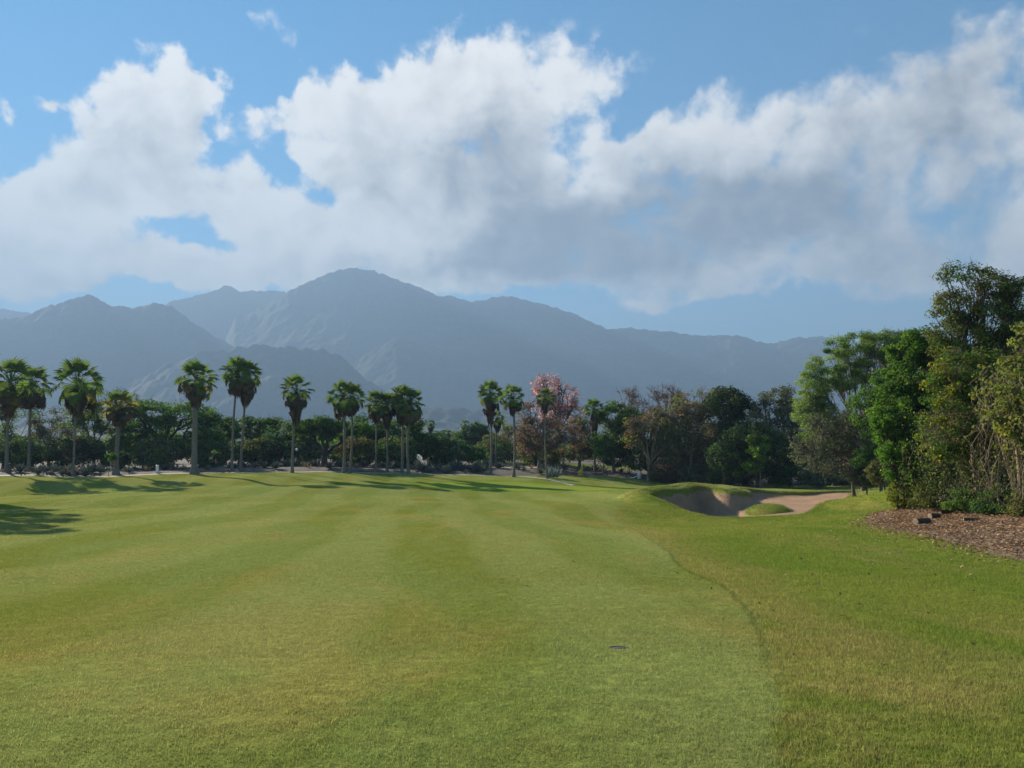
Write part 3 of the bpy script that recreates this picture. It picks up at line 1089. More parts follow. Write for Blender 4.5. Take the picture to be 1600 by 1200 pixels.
def build_tree(name, label, px, Y, blobs, leafm, barkm, seed, trunk_r=0.25, clumps=60, clump_r=0.9, leaves=110, size=0.3, asp=0.6, twigs=5, twig_r=0.02,
               flat=0.65, shell=0.55, trunk_h=0.3, limbs=6, group=None, lean=0.0, up=0.5, second=None, sec_frac=0.0, cat='tree', fork=1, gap=0.0):
    """blobs: (photo col, row, half width px, half height px[, depth offset m]) - the crown volumes at the tree's own depth"""
    rng = np.random.default_rng(seed)
    bx = (px - 800) / FPX * Y
    base = np.array((bx, Y, surf(bx, Y) - 0.12))
    E = []
    for b in blobs:
        Yb = Y + (b[4] if len(b) > 4 else 0.0)
        c = W(b[0], b[1], Yb) - base
        rx = b[2] * Y / FPX
        rz = b[3] * Y / FPX
        E.append((c, np.array((rx, (rx + rz) * 0.5 if len(b) < 6 else b[5], rz))))
    vol = np.array([np.prod(e[1]) ** (2 / 3) for e in E])
    vol /= vol.sum()
    which = rng.choice(len(E), clumps, p=vol)
    dirs = rng.normal(size=(clumps, 3))
    dirs /= np.linalg.norm(dirs, axis=1)[:, None]
    rad = (shell + (1 - shell) * rng.uniform(0, 1, clumps)) ** 0.8
    cen = np.array([E[k][0] for k in which]) + dirs * rad[:, None] * np.array([E[k][1] for k in which])
    cen[:, 2] = np.maximum(cen[:, 2], 0.35)
    root = thing(name, label, cat, base, group)
    # trunk, limbs, branches
    tb = Tubes()
    top_z = max(0.8, trunk_h * cen[:, 2].max())
    cm = cen.mean(0)
    ttop = np.array((lean * top_z + cm[0] * 0.12, cm[1] * 0.1, top_z))
    n = 7
    tt = np.linspace(0, 1, n)
    trunk = np.outer(tt, ttop) + np.c_[rng.normal(0, 0.05 * top_z * 0.3, (n, 2)) * tt[:, None], np.zeros(n)]
    rr = trunk_r * (1.0 - 0.35 * tt + 0.55 * np.exp(-tt * 9))
    tb.add(trunk, rr, 9)
    # cluster clumps into limbs
    K = min(limbs, clumps)
    seeds = cen[rng.choice(clumps, K, replace=False)]
    for _ in range(3):
        lab = np.argmin(((cen[:, None] - seeds[None]) ** 2).sum(-1), 1)
        for k in range(K):
            if np.any(lab == k):
                seeds[k] = cen[lab == k].mean(0)
    for k in range(K):
        mem = np.where(lab == k)[0]
        if len(mem) == 0:
            continue
        end = seeds[k]
        s0 = trunk[-1] if fork else trunk[rng.integers(3, n)]
        mid = s0 * 0.5 + end * 0.5 + np.array((0, 0, 0.16 * np.linalg.norm(end - s0))) + rng.normal(0, 0.06, 3) * np.linalg.norm(end - s0)
        limb = bez(s0, mid, end, 9)
        limb[1:-1] += rng.normal(0, 0.03, (7, 3)) * np.linalg.norm(end - s0)
        lr = np.linspace(trunk_r * 0.52, trunk_r * 0.16, 9)
        tb.add(limb, lr, 6)
        for ci in mem:
            j = rng.integers(3, 9)
            s1 = limb[j]
            e1 = cen[ci]
            L = np.linalg.norm(e1 - s1)
            md = (s1 + e1) * 0.5 + rng.normal(0, 0.13, 3) * L + np.array((0, 0, 0.1 * L))
            br = bez(s1, md, e1, 5)
            tb.add(br, np.linspace(max(twig_r * 1.6, lr[j] * 0.6), twig_r, 5), 4)
            for _ in range(twigs):
                dd = rng.normal(size=3) + dirs[ci] * 0.8 + np.array((0, 0, up))
                dd /= np.linalg.norm(dd)
                sp_ = br[rng.integers(2, 5)]
                e2 = sp_ + dd * clump_r * rng.uniform(0.6, 1.35)
                m2 = (sp_ + e2) * 0.5 + rng.normal(0, 0.12, 3) * clump_r
                tb.add(np.array([sp_, m2, e2]), [twig_r, twig_r * 0.75, twig_r * 0.4], 3)
    link('trunk', tb.mesh('trunk'), barkm, root)
    # foliage
    nl = (leaves * rng.uniform(0.55, 1.45, clumps)).astype(int)
    if gap > 0:
        nl[rng.uniform(size=clumps) < gap] //= 6
    idx = np.repeat(np.arange(clumps), nl)
    N_ = len(idx)
    if N_:
        dv = rng.normal(size=(N_, 3))
        dv /= np.linalg.norm(dv, axis=1)[:, None]
        rr = rng.uniform(0.05, 1, N_) ** 0.5
        crs = clump_r * rng.uniform(0.65, 1.3, clumps)
        P = cen[idx] + dv * (rr * crs[idx])[:, None] * np.array((1, 1, flat))
        out = dirs[idx] * 0.5 + dv * 0.6 + np.array((0, 0, up)) + rng.normal(0, 0.55, (N_, 3))
        P[:, 2] = np.maximum(P[:, 2], 0.1)
        V, f = leaf_quads(rng, P, out, size, asp)
        mats = [leafm] + ([second] if second else [])
        mi = None
        if second:
            cl2 = rng.uniform(size=clumps) < sec_frac
            mi = np.where(cl2[idx] & (rng.uniform(size=N_) < 0.8), 1, 0)
        link('crown', new_mesh('crown', V, f, False, mi), mats, root)
    return root


# ------------------------------------------------------------------ fan palms
def frond_mesh(name, seed, Lp, Rb, bend, nseg=16, spread=105):
    rng = np.random.default_rng(seed)
    cb, sb = math.cos(bend), math.sin(bend)
    V, F = [], []
    # petiole (flattened three-sided stalk, slightly arched)
    ps = [(0, 0.045), (Lp * 0.55, 0.032), (Lp, 0.024)]
    for k, (x, hw) in enumerate(ps):
        z = 0.10 * Lp * math.sin(math.pi * 0.55 * x / Lp)
        V += [(x, hw, z), (x, -hw, z), (x, 0, z - hw * 1.1)]
    for k in range(2):
        a = k * 3
        for i in range(3):
            j = (i + 1) % 3
            F.append((a + i, a + j, a + 3 + j))
            F.append((a + i, a + 3 + j, a + 3 + i))
    z0 = 0.10 * Lp * math.sin(math.pi * 0.55)

    def pt(x, y, z):
        return (Lp + x * cb + z * sb, y, z0 - x * sb + z * cb)
    c0 = len(V)
    V.append(pt(-0.03, 0, 0))
    ang = np.radians(np.linspace(-spread, spread, nseg + 1))
    mids = []
    for i, a in enumerate(ang):
        r = Rb * 0.56 * (0.80 + 0.20 * math.cos(a))
        zz = (0.035 if i % 2 else -0.035) * Rb - 0.10 * Rb * abs(math.sin(a))
        mids.append(len(V))
        V.append(pt(r * math.cos(a), r * math.sin(a), zz))
    for i in range(nseg):
        am = 0.5 * (ang[i] + ang[i + 1])
        r = Rb * (0.78 + 0.22 * math.cos(am)) * rng.uniform(0.9, 1.08)
        dr = rng.uniform(0.12, 0.38) * Rb
        ti = len(V)
        V.append(pt(r * math.cos(am) * 0.97, r * math.sin(am) * 0.97, -dr))
        F.append((c0, mids[i], mids[i + 1]))
        F.append((mids[i], ti, mids[i + 1]))
    return new_mesh(name, np.array(V), np.array(F))


FR = {}
for nm, m in (('green', FROND_GREEN), ('yellow', FROND_YELLOW), ('dead', FROND_DEAD)):
    FR[nm] = []
    for q, (lp, rb, bend) in enumerate(((1.10, 0.95, 0.10), (1.25, 0.95, 0.40), (1.3, 0.92, 0.80), (1.15, 0.92, 1.25))):
        me = frond_mesh('frond', 11 + q + len(nm), lp, rb, bend)
        me.materials.append(m)
        FR[nm].append(me)


def skirt_mesh(seed, L, r_top, r_mid):
    rng = np.random.default_rng(seed)
    V, F = [], []
    n = 230
    for k in range(n):
        a = rng.uniform(0, 2 * np.pi)
        zt = -rng.uniform(0, 0.75) * L
        ln = rng.uniform(0.3, 0.6) * L
        zb = max(zt - ln, -L * rng.uniform(0.85, 1.08))
        def rad(z):
            q = -z / L
            return r_top + (r_mid - r_top) * math.sin(min(1, q * 2.2) * math.pi / 2) * (1.0 if q < 0.5 else max(0.32, 1 - (q - 0.5) * 1.35))
        w0 = rng.uniform(0.05, 0.16)
        jit = rng.uniform(0.6, 1.2)
        da = rng.uniform(-0.25, 0.25)
        pts = []
        for t in (0, 0.5, 1):
            z = zt + (zb - zt) * t
            r = rad(z) * jit * (0.55 + 0.45 * min(1, t * 2))
            aa = a + da * t
            pts.append((r * math.cos(aa), r * math.sin(aa), z, aa))
        b = len(V)
        for i, (x, y, z, aa) in enumerate(pts[:2]):
            tx, ty = -math.sin(aa), math.cos(aa)
            ww = w0 * (0.7, 1.5)[i]
            V += [(x - tx * ww, y - ty * ww, z), (x + tx * ww, y + ty * ww, z)]
        x, y, z, aa = pts[2]
        tx, ty = -math.sin(aa), math.cos(aa)
        V += [(x - tx * w0, y - ty * w0, z), (x + tx * w0 * .3, y + ty * w0 * .3, z - rng.uniform(0, .25))]
        F += [(b, b + 1, b + 3, b + 2), (b + 2, b + 3, b + 5, b + 4)]
    return new_mesh('skirt', np.array(V), np.array(F))


SKIRTS = {}


def palm(label, px, top_py, Y, base_py=None, width_px=62, trunk_r=0.20, skirt=3.0, skirt_r=0.75, n_fr=40, seed=1, lean=0.0, young=False, group='tall fan palms along the planting bed', hang=9):
    rng = np.random.default_rng(seed)
    trunk_r *= rng.uniform(.68, .84)
    skirt *= rng.uniform(.55, .85)
    skirt_r *= rng.uniform(.62, .8)
    droop = rng.uniform(118, 150)
    lean += rng.normal(0, .012)
    x = (px - 800) / FPX * Y
    gz = surf(x, Y)
    top = W(px, top_py, Y)
    Hc = top[2] - gz - width_px * 0.5 * Y / FPX * 1.12     # height of the crown's heart
    root = thing('fan_palm', label, 'palm tree', (x, Y, gz), group, 0.0)
    # trunk
    n = 12
    tt = np.linspace(0, 1, n)
    ph = rng.uniform(0, 6.28)
    bow = rng.uniform(0.05, 0.25)
    tx = lean * Hc * (1 - tt) + bow * np.sin(tt * np.pi) * math.cos(ph)
    ty = bow * np.sin(tt * np.pi) * math.sin(ph)
    rr = trunk_r * (1.0 - 0.25 * tt + 0.9 * np.exp(-tt * Hc / 0.55))
    tb = Tubes()
    tb.add(np.c_[tx, ty, tt * Hc - 0.15 * (1 - tt)], rr, 12)
    link('trunk', tb.mesh('trunk'), BARK_PALM, root)
    # skirt of dead leaves
    sk = SKIRTS.get(seed % 4)
    if sk is None:
        sk = skirt_mesh(300 + seed % 4, 1.0, 0.30, 1.0)
        sk.materials.append(FROND_DEAD)
        SKIRTS[seed % 4] = sk
    so = link('skirt', sk, None, root, (0, 0, Hc + 0.45))
    so.scale = (skirt_r, skirt_r, skirt)
    so.rotation_euler = (0, 0, rng.uniform(0, 6.28))
    Rw = width_px * 0.5 * Y / FPX
    sc0 = Rw / 1.95
    ga = 2.39996
    n_fr = int(n_fr * rng.uniform(.85, 1.1))
    for i in range(n_fr):
        f = (i + 0.5) / n_fr
        elv = R(88) - f ** 0.82 * R(droop) + rng.normal(0, 0.09)
        a = i * ga + rng.normal(0, 0.2)
        if elv > R(48):
            var = 0
        elif elv > R(18):
            var = int(rng.choice((0, 1)))
        elif elv > R(-5):
            var = int(rng.choice((1, 2)))
        else:
            var = int(rng.choice((2, 3)))
        kindm = 'green'
        if young:
            kindm = 'green' if f < 0.25 else ('yellow' if f < 0.62 else 'dead')
            if rng.uniform() < 0.25:
                kindm = 'yellow'
        elif f > 0.80:
            kindm = 'dead' if rng.uniform() < 0.35 else ('yellow' if rng.uniform() < .25 else 'green')
        o = bpy.data.objects.new('frond', FR[kindm][var])
        COL.objects.link(o)
        o.parent = root
        s = sc0 * rng.uniform(0.86, 1.1)
        o.location = (0.10 * math.cos(a), 0.10 * math.sin(a), Hc + 0.55 * (1 - f) * sc0)
        o.rotation_mode = 'XYZ'
        o.rotation_euler = (Matrix.Rotation(a, 3, 'Z') @ Matrix.Rotation(-elv, 3, 'Y') @ Matrix.Rotation(rng.normal(0, 0.35), 3, 'X')).to_euler()
        o.scale = (s, s, s)
    for i in range(hang):
        a = rng.uniform(0, 6.28)
        o = bpy.data.objects.new('dead_frond', FR['dead'][int(rng.choice((2, 3)))])
        COL.objects.link(o)
        o.parent = root
        s = sc0 * rng.uniform(0.75, 1.0)
        o.location = (0.15 * math.cos(a), 0.15 * math.sin(a), Hc - rng.uniform(0.0, 0.5) * skirt * 0.6)
        o.rotation_euler = (Matrix.Rotation(a, 3, 'Z') @ Matrix.Rotation(R(rng.uniform(35, 68)), 3, 'Y') @ Matrix.Rotation(rng.normal(0, 0.3), 3, 'X')).to_euler()
        o.scale = (s, s, s)
    return root


PALMS = [
    # label, px, top, Y, width, trunk_r, skirt, skirt_r, n, seed, extra
    ('tall fan palm cut by the photo\'s left edge, with a thick brown skirt', 14, 562, 88, None, 78, .25, 4.2, 1.05, 42, 1, {}),
    ('tall fan palm with a pale straight trunk, second palm from the left edge', 47, 572, 97, None, 68, .24, 3.6, 1.0, 40, 2, {}),
    ('fan palm with wide open fronds and a long dark pear-shaped skirt above a thin trunk', 120, 563, 87, None, 80, .19, 5.0, 1.15, 38, 3, {}),
    ('short young fan palm with yellow and brown fronds in front of the dark green tree', 187, 612, 89, None, 56, .33, 2.4, .8, 40, 4, {'young': True}),
    ('stout fan palm standing alone with the thickest grey trunk and a full crown', 305, 565, 89, None, 64, .42, 3.6, 1.0, 50, 5, {}),
    ('left palm of the touching tall pair, its thin trunk beside its twin', 369, 559, 93, None, 54, .19, 3.9, .95, 42, 6, {'lean': -0.01}),
    ('right palm of the touching tall pair, with dark fronds hanging on its right side', 383, 563, 94, None, 54, .19, 4.0, 1.0, 42, 7, {'lean': -.03, 'hang': 15}),
    ('lone round-crowned fan palm with a ragged skirt between the tall pair and the grove', 462, 586, 92, None, 55, .20, 4.4, .95, 44, 8, {}),
    ('left palm of the close couple in the grove, with the darker trunk', 535, 597, 93, None, 52, .20, 3.4, .85, 42, 9, {'lean': .02}),
    ('right palm of the close couple in the grove, with the pale trunk', 549, 600, 94, None, 50, .18, 3.2, .8, 42, 10, {}),
    ('slim fan palm on the left of the four in a row, crown slightly lower', 588, 611, 96, None, 44, .17, 3.2, .8, 38, 11, {}),
    ('fan palm second of the four in a row, with a heavy brown skirt', 604, 614, 97, None, 42, .18, 3.4, .9, 38, 12, {}),
    ('fan palm third of the four in a row, with upright bright fronds', 627, 603, 96, None, 48, .19, 3.6, .85, 42, 13, {}),
    ('fan palm on the right of the four in a row, crown reaching toward the gap', 640, 607, 95, None, 52, .19, 3.8, .95, 42, 14, {}),
    ('fan palm left of the smooth-trunked palm, its crown spreading toward the gap', 766, 597, 99, None, 46, .18, 4.4, .85, 40, 15, {}),
    ('fan palm with a smooth bare trunk nearest the pink tree on its left', 801, 602, 95, None, 44, .20, 3.0, .75, 40, 16, {'lean': -.01}),
    ('small fan palm farther back, half hidden behind the pair left of the pink tree', 777, 642, 118, None, 26, .17, 3.4, .7, 32, 17, {}),
    ('slender fan palm with a small crown standing in front of the pink blossoming tree', 852, 607, 93, None, 32, .15, 2.6, .5, 30, 18, {}),
    ('dense dark fan palm to the right of the pink blossoming tree', 928, 624, 106, None, 34, .20, 4.6, .75, 44, 19, {}),
    ('tiny distant fan palm at the left of the gap to the mountains', 673, 655, 150, None, 18, .17, 2.6, .7, 22, 20, {'group': 'small palms far behind the bed', 'hang': 4}),
    ('tiny distant fan palm beside the round dark tree at the right of the gap', 727, 656, 150, None, 18, .18, 3.4, .7, 22, 21, {'group': 'small palms far behind the bed', 'hang': 4}),
    ('lowest distant fan palm in the middle of the gap to the mountains', 701, 671, 165, None, 14, .17, 2.4, .6, 20, 22, {'group': 'small palms far behind the bed', 'hang': 3}),
]
for (lab, px, tp, Y, bp, wd, tr, sk, skr, nf, sd, ex) in PALMS:
    palm(lab, px, tp, Y, bp, wd, tr, sk, skr, nf, sd, **ex)
# palms standing just beyond the left edge, whose shadows reach into view
palm('fan palm just beyond the photo\'s left edge, nearer the fairway', -66, 505, 50, None, 92, .22, 4.0, 1.1, 50, 25)
palm('fan palm beyond the photo\'s left edge behind its neighbour', -80, 525, 59, None, 90, .22, 4.0, 1.1, 50, 26)
palm('outermost fan palm beyond the photo\'s left edge', -98, 480, 42, None, 110, .22, 4.0, 1.1, 50, 27)

# ------------------------------------------------------------------ trees behind the palms and along the back
LG = 'trees behind the palms'
build_tree('broadleaf_tree', 'dark grey-green tree behind the two leftmost palms', 10, 116, [(-30, 665, 55, 40), (25, 670, 50, 36), (0, 700, 60, 25)], LEAF_DARK, BARK_DARK, 101, clumps=60, clump_r=1.3, leaves=90, size=.42, group=LG, second=LEAF_GREYGREEN, sec_frac=.4)
build_tree('broadleaf_tree', 'bare brownish thicket tree between the second and third palm', 80, 114, [(78, 662, 34, 30), (95, 690, 40, 28), (60, 700, 40, 22)], LEAF_GREYGREEN, BARK_GREY, 102, clumps=60, clump_r=1.0, leaves=45, size=.32, twigs=8, twig_r=.03, group=LG, second=LEAF_BROWN, sec_frac=.5)
build_tree('broadleaf_tree', 'olive tree with arching limbs behind the wide-crowned palm', 150, 110, [(150, 642, 42, 18), (120, 655, 30, 22), (175, 655, 36, 22), (140, 690, 55, 26)], LEAF_OLIVE, BARK_GREY, 103, clumps=85, clump_r=1.0, leaves=75, size=.32, twigs=5, group=LG, second=LEAF_GREEN, sec_frac=.5)
build_tree('broadleaf_tree', 'nearly leafless tree top rising behind the olive tree', 190, 125, [(185, 622, 30, 14), (200, 640, 30, 16)], LEAF_OLIVE, BARK_GREY, 104, clumps=40, clump_r=.9, leaves=14, size=.28, twigs=9, twig_r=.03, group=LG)
build_tree('rain_tree', 'broad deep-green flat-topped tree between the young palm and the stout palm', 255, 108, [(235, 640, 48, 18), (290, 645, 48, 20), (215, 665, 36, 28), (270, 680, 75, 34), (320, 680, 30, 36)], LEAF_GREEN, BARK_DARK, 105, trunk_r=.45, clumps=150, clump_r=1.25, leaves=110, size=.36, flat=.45, up=.9, group=LG, second=LEAF_BRIGHT, sec_frac=.45)
build_tree('rain_tree', 'low green umbrella tree behind the tall palm pair', 375, 118, [(340, 668, 30, 16), (380, 668, 46, 18), (420, 664, 40, 12), (385, 695, 60, 24)], LEAF_GREEN, BARK_DARK, 106, clumps=100, clump_r=1.2, leaves=100, size=.38, flat=.45, up=.9, group=LG, second=LEAF_BRIGHT, sec_frac=.45)
build_tree('broadleaf_tree', 'shadowy low tree below the lone round-crowned palm', 447, 112, [(440, 690, 45, 22), (470, 685, 30, 24), (420, 705, 40, 14)], LEAF_DARK, BARK_DARK, 107, clumps=70, clump_r=1.1, leaves=95, size=.36, group=LG, second=LEAF_GREYGREEN, sec_frac=.4)
build_tree('rain_tree', 'spreading umbrella tree with a forked leaning trunk left of the palm couple', 508, 104, [(480, 666, 30, 10), (510, 662, 34, 10), (545, 670, 34, 12), (495, 680, 40, 9)], LEAF_GREEN, BARK_DARK, 108, trunk_r=.5, clumps=85, clump_r=1.0, leaves=105, size=.33, flat=.4, up=1.0, trunk_h=.22, group=LG)
build_tree('broadleaf_tree', 'dark green tree behind the left of the four palms in a row', 590, 114, [(585, 668, 36, 22), (620, 680, 40, 28), (560, 690, 40, 24)], LEAF_DARK, BARK_DARK, 109, clumps=80, clump_r=1.2, leaves=105, size=.36, group=LG)
build_tree('broadleaf_tree', 'dark bushy tree beside the rightmost palm of the four', 655, 110, [(652, 672, 18, 22), (662, 695, 22, 20)], LEAF_DARK, BARK_DARK, 110, clumps=50, clump_r=.9, leaves=100, size=.32, group=LG)
build_tree('broadleaf_tree', 'round deep-green tree in the gap left of the pink tree', 742, 150, [(742, 675, 20, 14), (728, 690, 18, 12), (755, 690, 20, 14)], LEAF_DARK, BARK_DARK, 111, clumps=60, clump_r=1.2, leaves=90, size=.45, group=LG)
build_tree('broadleaf_tree', 'dark blue-green shrubby tree below the tiny distant palms', 715, 118, [(712, 703, 26, 16), (735, 708, 22, 14)], LEAF_DARK, BARK_DARK, 112, clumps=50, clump_r=.9, leaves=95, size=.35, group=LG)
build_tree('broadleaf_tree', 'dry olive thicket behind the smooth-trunked palm', 800, 135, [(800, 680, 36, 24), (770, 695, 30, 14), (825, 700, 28, 18)], LEAF_OLIVE, BARK_GREY, 113, clumps=70, clump_r=1.1, leaves=70, size=.38, twigs=6, twig_r=.03, group=LG, second=LEAF_BROWN, sec_frac=.4)
build_tree('trumpet_tree', 'pink blossoming tree rising above the palms with bare grey twigs', 872, 120, [(853, 605, 24, 22), (878, 622, 30, 26), (895, 645, 22, 18), (858, 640, 26, 24)], LEAF_PINK, BARK_GREY, 114, trunk_r=.3, clumps=130, clump_r=.75, leaves=36, size=.25, asp=.8, twigs=10, twig_r=.028, group=None, up=.8, trunk_h=.35)
build_tree('broadleaf_tree', 'rust-pink leaved tree below and left of the pink blossoms', 842, 108, [(835, 648, 30, 24), (850, 675, 44, 28), (885, 680, 40, 26), (825, 690, 26, 20)], LEAF_RUST, BARK_GREY, 115, clumps=120, clump_r=.9, leaves=42, size=.30, twigs=7, twig_r=.025, second=LEAF_BROWN, sec_frac=.4)
build_tree('broadleaf_tree', 'brownish olive tree just left of the dense dark palm', 905, 112, [(900, 668, 22, 18), (915, 690, 26, 20), (895, 705, 30, 14)], LEAF_BROWN, BARK_GREY, 116, clumps=70, clump_r=.9, leaves=55, size=.30, twigs=6, second=LEAF_OLIVE, sec_frac=.5)
BG = 'trees of the wood at the back of the green'
build_tree('broadleaf_tree', 'leafy green tree at the left end of the wood, bright at its foot', 958, 106, [(960, 650, 32, 22), (975, 682, 30, 28), (945, 688, 20, 30), (985, 660, 26, 24)], LEAF_GREEN, BARK_GREY, 117, clumps=110, clump_r=.95, leaves=95, size=.30, group=BG, second=LEAF_OLIVE, sec_frac=.3)
build_tree('shrub', 'bright lime-green bush at the foot of the dense dark palm', 942, 104, [(942, 698, 14, 18)], LEAF_BRIGHT, BARK_GREY, 118, trunk_r=.1, clumps=24, clump_r=.6, leaves=70, size=.24, cat='shrub')
build_tree('broadleaf_tree', 'leafless pinkish tree top above the left end of the wood', 985, 122, [(980, 622, 28, 16), (1000, 640, 26, 16)], LEAF_RUST, BARK_GREY, 119, clumps=50, clump_r=.9, leaves=10, size=.26, twigs=11, twig_r=.03, group=BG)
build_tree('broadleaf_tree', 'leafless pinkish tree top showing behind the middle of the wood', 1045, 122, [(1040, 614, 30, 12), (1065, 625, 26, 14)], LEAF_RUST, BARK_GREY, 120, clumps=44, clump_r=.9, leaves=10, size=.26, twigs=11, twig_r=.03, group=BG)
build_tree('broadleaf_tree', 'orange-brown tree with a tan forking trunk at the wood\'s front', 1012, 99, [(1000, 665, 24, 18), (1030, 655, 30, 24), (990, 685, 18, 18), (1045, 690, 26, 26)], LEAF_BROWN, BARK_TAN, 121, trunk_r=.28, clumps=95, clump_r=.8, leaves=30, size=.27, twigs=8, twig_r=.028, group=BG, second=LEAF_YELLOW, sec_frac=.3, trunk_h=.2, limbs=9)
build_tree('broadleaf_tree', 'big brown twiggy tree with an olive top in the middle of the wood', 1078, 98, [(1085, 632, 44, 26), (1055, 660, 34, 36), (1110, 665, 36, 44), (1075, 705, 45, 34)], LEAF_BROWN, BARK_GREY, 122, trunk_r=.32, clumps=190, clump_r=.9, leaves=48, size=.28, twigs=7, twig_r=.026, group=BG, second=LEAF_OLIVE, sec_frac=.5)
build_tree('broadleaf_tree', 'dark green rounded tree at the highest point of the wood', 1140, 95, [(1135, 628, 36, 24), (1158, 652, 26, 30), (1150, 690, 34, 34)], LEAF_SHADE, BARK_DARK, 123, clumps=120, clump_r=.95, leaves=100, size=.30, group=BG, second=LEAF_OLIVE, sec_frac=.25)
build_tree('broadleaf_tree', 'grey-green thin-leaved tree left of the big umbrella tree', 1215, 92, [(1213, 620, 32, 18), (1195, 645, 26, 22), (1235, 645, 26, 26), (1215, 680, 40, 30)], LEAF_GREYGREEN, BARK_GREY, 124, clumps=110, clump_r=.85, leaves=55, size=.27, twigs=7, twig_r=.024, group=BG)
build_tree('broadleaf_tree', 'shaded dark evergreen filling the low middle of the wood', 1180, 86, [(1170, 690, 40, 30), (1205, 705, 44, 36), (1140, 715, 40, 28)], LEAF_SHADE, BARK_DARK, 125, clumps=130, clump_r=.95, leaves=95, size=.28, group=BG)
build_tree('shrub', 'bright green leafy bush at the dark foot of the wood', 1186, 83, [(1186, 695, 17, 16), (1178, 718, 16, 20)], LEAF_BRIGHT, BARK_GREY, 126, trunk_r=.1, clumps=34, clump_r=.6, leaves=60, size=.26, cat='shrub')
build_tree('shrub', 'small green bush left of the bright bush in the wood', 1128, 90, [(1125, 704, 14, 12), (1138, 712, 14, 12)], LEAF_GREEN, BARK_GREY, 127, trunk_r=.1, clumps=26, clump_r=.6, leaves=60, size=.25, cat='shrub')
build_tree('broadleaf_tree', 'leafless grey tree with a pale standing trunk below the umbrella tree', 1330, 61, [(1300, 670, 46, 34), (1345, 690, 44, 44), (1268, 695, 30, 40), (1310, 720, 50, 26)], LEAF_GREYGREEN, BARK_GREY, 128, trunk_r=.13, clumps=150, clump_r=.7, leaves=34, size=.17, twigs=11, twig_r=.014, group=BG, trunk_h=.4)
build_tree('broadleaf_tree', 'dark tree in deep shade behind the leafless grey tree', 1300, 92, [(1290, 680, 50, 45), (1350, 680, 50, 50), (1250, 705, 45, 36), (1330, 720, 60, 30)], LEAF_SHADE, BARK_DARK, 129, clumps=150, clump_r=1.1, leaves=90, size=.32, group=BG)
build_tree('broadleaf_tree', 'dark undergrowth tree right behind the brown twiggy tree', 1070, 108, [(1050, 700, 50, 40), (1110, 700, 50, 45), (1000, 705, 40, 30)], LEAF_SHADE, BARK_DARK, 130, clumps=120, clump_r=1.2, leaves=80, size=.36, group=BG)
build_tree('umbrella_tree', 'pale feathery umbrella tree arching over bare grey branches', 1345, 64, [(1345, 535, 48, 18), (1302, 562, 32, 24), (1272, 598, 22, 34), (1262, 640, 16, 30), (1385, 540, 40, 24), (1320, 590, 34, 22), (1285, 650, 24, 30), (1415, 550, 40, 36), (1370, 575, 40, 24), (1270, 670, 18, 20)], LEAF_FEATHER, BARK_GREY, 131,
           trunk_r=.17, clumps=460, clump_r=.58, leaves=170, size=.15, asp=.4, flat=.6, twigs=5, twig_r=.014, gap=.1, shell=.55, up=.7, trunk_h=.28, limbs=14, second=LEAF_GREEN, sec_frac=.2)
build_tree('broadleaf_tree', 'green leafy tree under the right side of the umbrella tree', 1372, 58, [(1365, 640, 36, 36), (1385, 690, 30, 44), (1400, 610, 34, 40), (1370, 720, 34, 26)], LEAF_GREEN, BARK_GREY, 132, trunk_r=.12, clumps=190, clump_r=.6, leaves=85, size=.19, gap=.1)

# low dry brush along the wood's foot
for k, (px, py, Y, rx, lm, lab) in enumerate([
        (1040, 738, 98, 26, LEAF_BROWN, 'dry reddish brush at the foot of the orange-brown tree'), (1085, 742, 97, 26, LEAF_GREYGREEN, 'grey brush at the foot of the brown twiggy tree'),
        (1130, 745, 95, 26, LEAF_DARK, 'dark brush below the small green bush'), (1230, 742, 88, 34, LEAF_DARK, 'dark brush beneath the grey-green tree'),
        (1280, 745, 84, 30, LEAF_GREYGREEN, 'grey scrub left of the pale standing trunk'), (1365, 740, 72, 26, LEAF_OLIVE, 'tawny scrub right of the pale standing trunk'), (1378, 738, 56, 20, LEAF_OLIVE, 'olive scrub on the green mound against the vine-hung tree'), (1350, 742, 59, 20, LEAF_GREYGREEN, 'grey scrub at the top of the green mound'),
        (1000, 722, 104, 26, LEAF_OLIVE, 'low olive brush behind the tan forking trunk'), (960, 716, 108, 24, LEAF_DARK, 'shaded low brush behind the dense dark palm'),
        (1065, 730, 101, 40, LEAF_BROWN, 'brown brush wall behind the grey brush'), (1160, 732, 97, 42, LEAF_SHADE, 'shaded dark brush wall below the bright green bush'), (1215, 728, 100, 42, LEAF_SHADE, 'shaded dark brush wall under the grey-green tree'),
        (1285, 728, 98, 46, LEAF_SHADE, 'shaded dark brush wall under the umbrella tree'), (1360, 726, 90, 40, LEAF_SHADE, 'shaded dark brush wall beside the right-hand wood')]):
    build_tree('shrub', lab, px, Y, [(px, py, rx, 14 if rx < 38 else 26)], lm, BARK_GREY, 150 + k, trunk_r=.08, clumps=40 if rx < 38 else 110, clump_r=.7, leaves=60, size=.24, twigs=6, twig_r=.015, cat='shrub', trunk_h=.2)
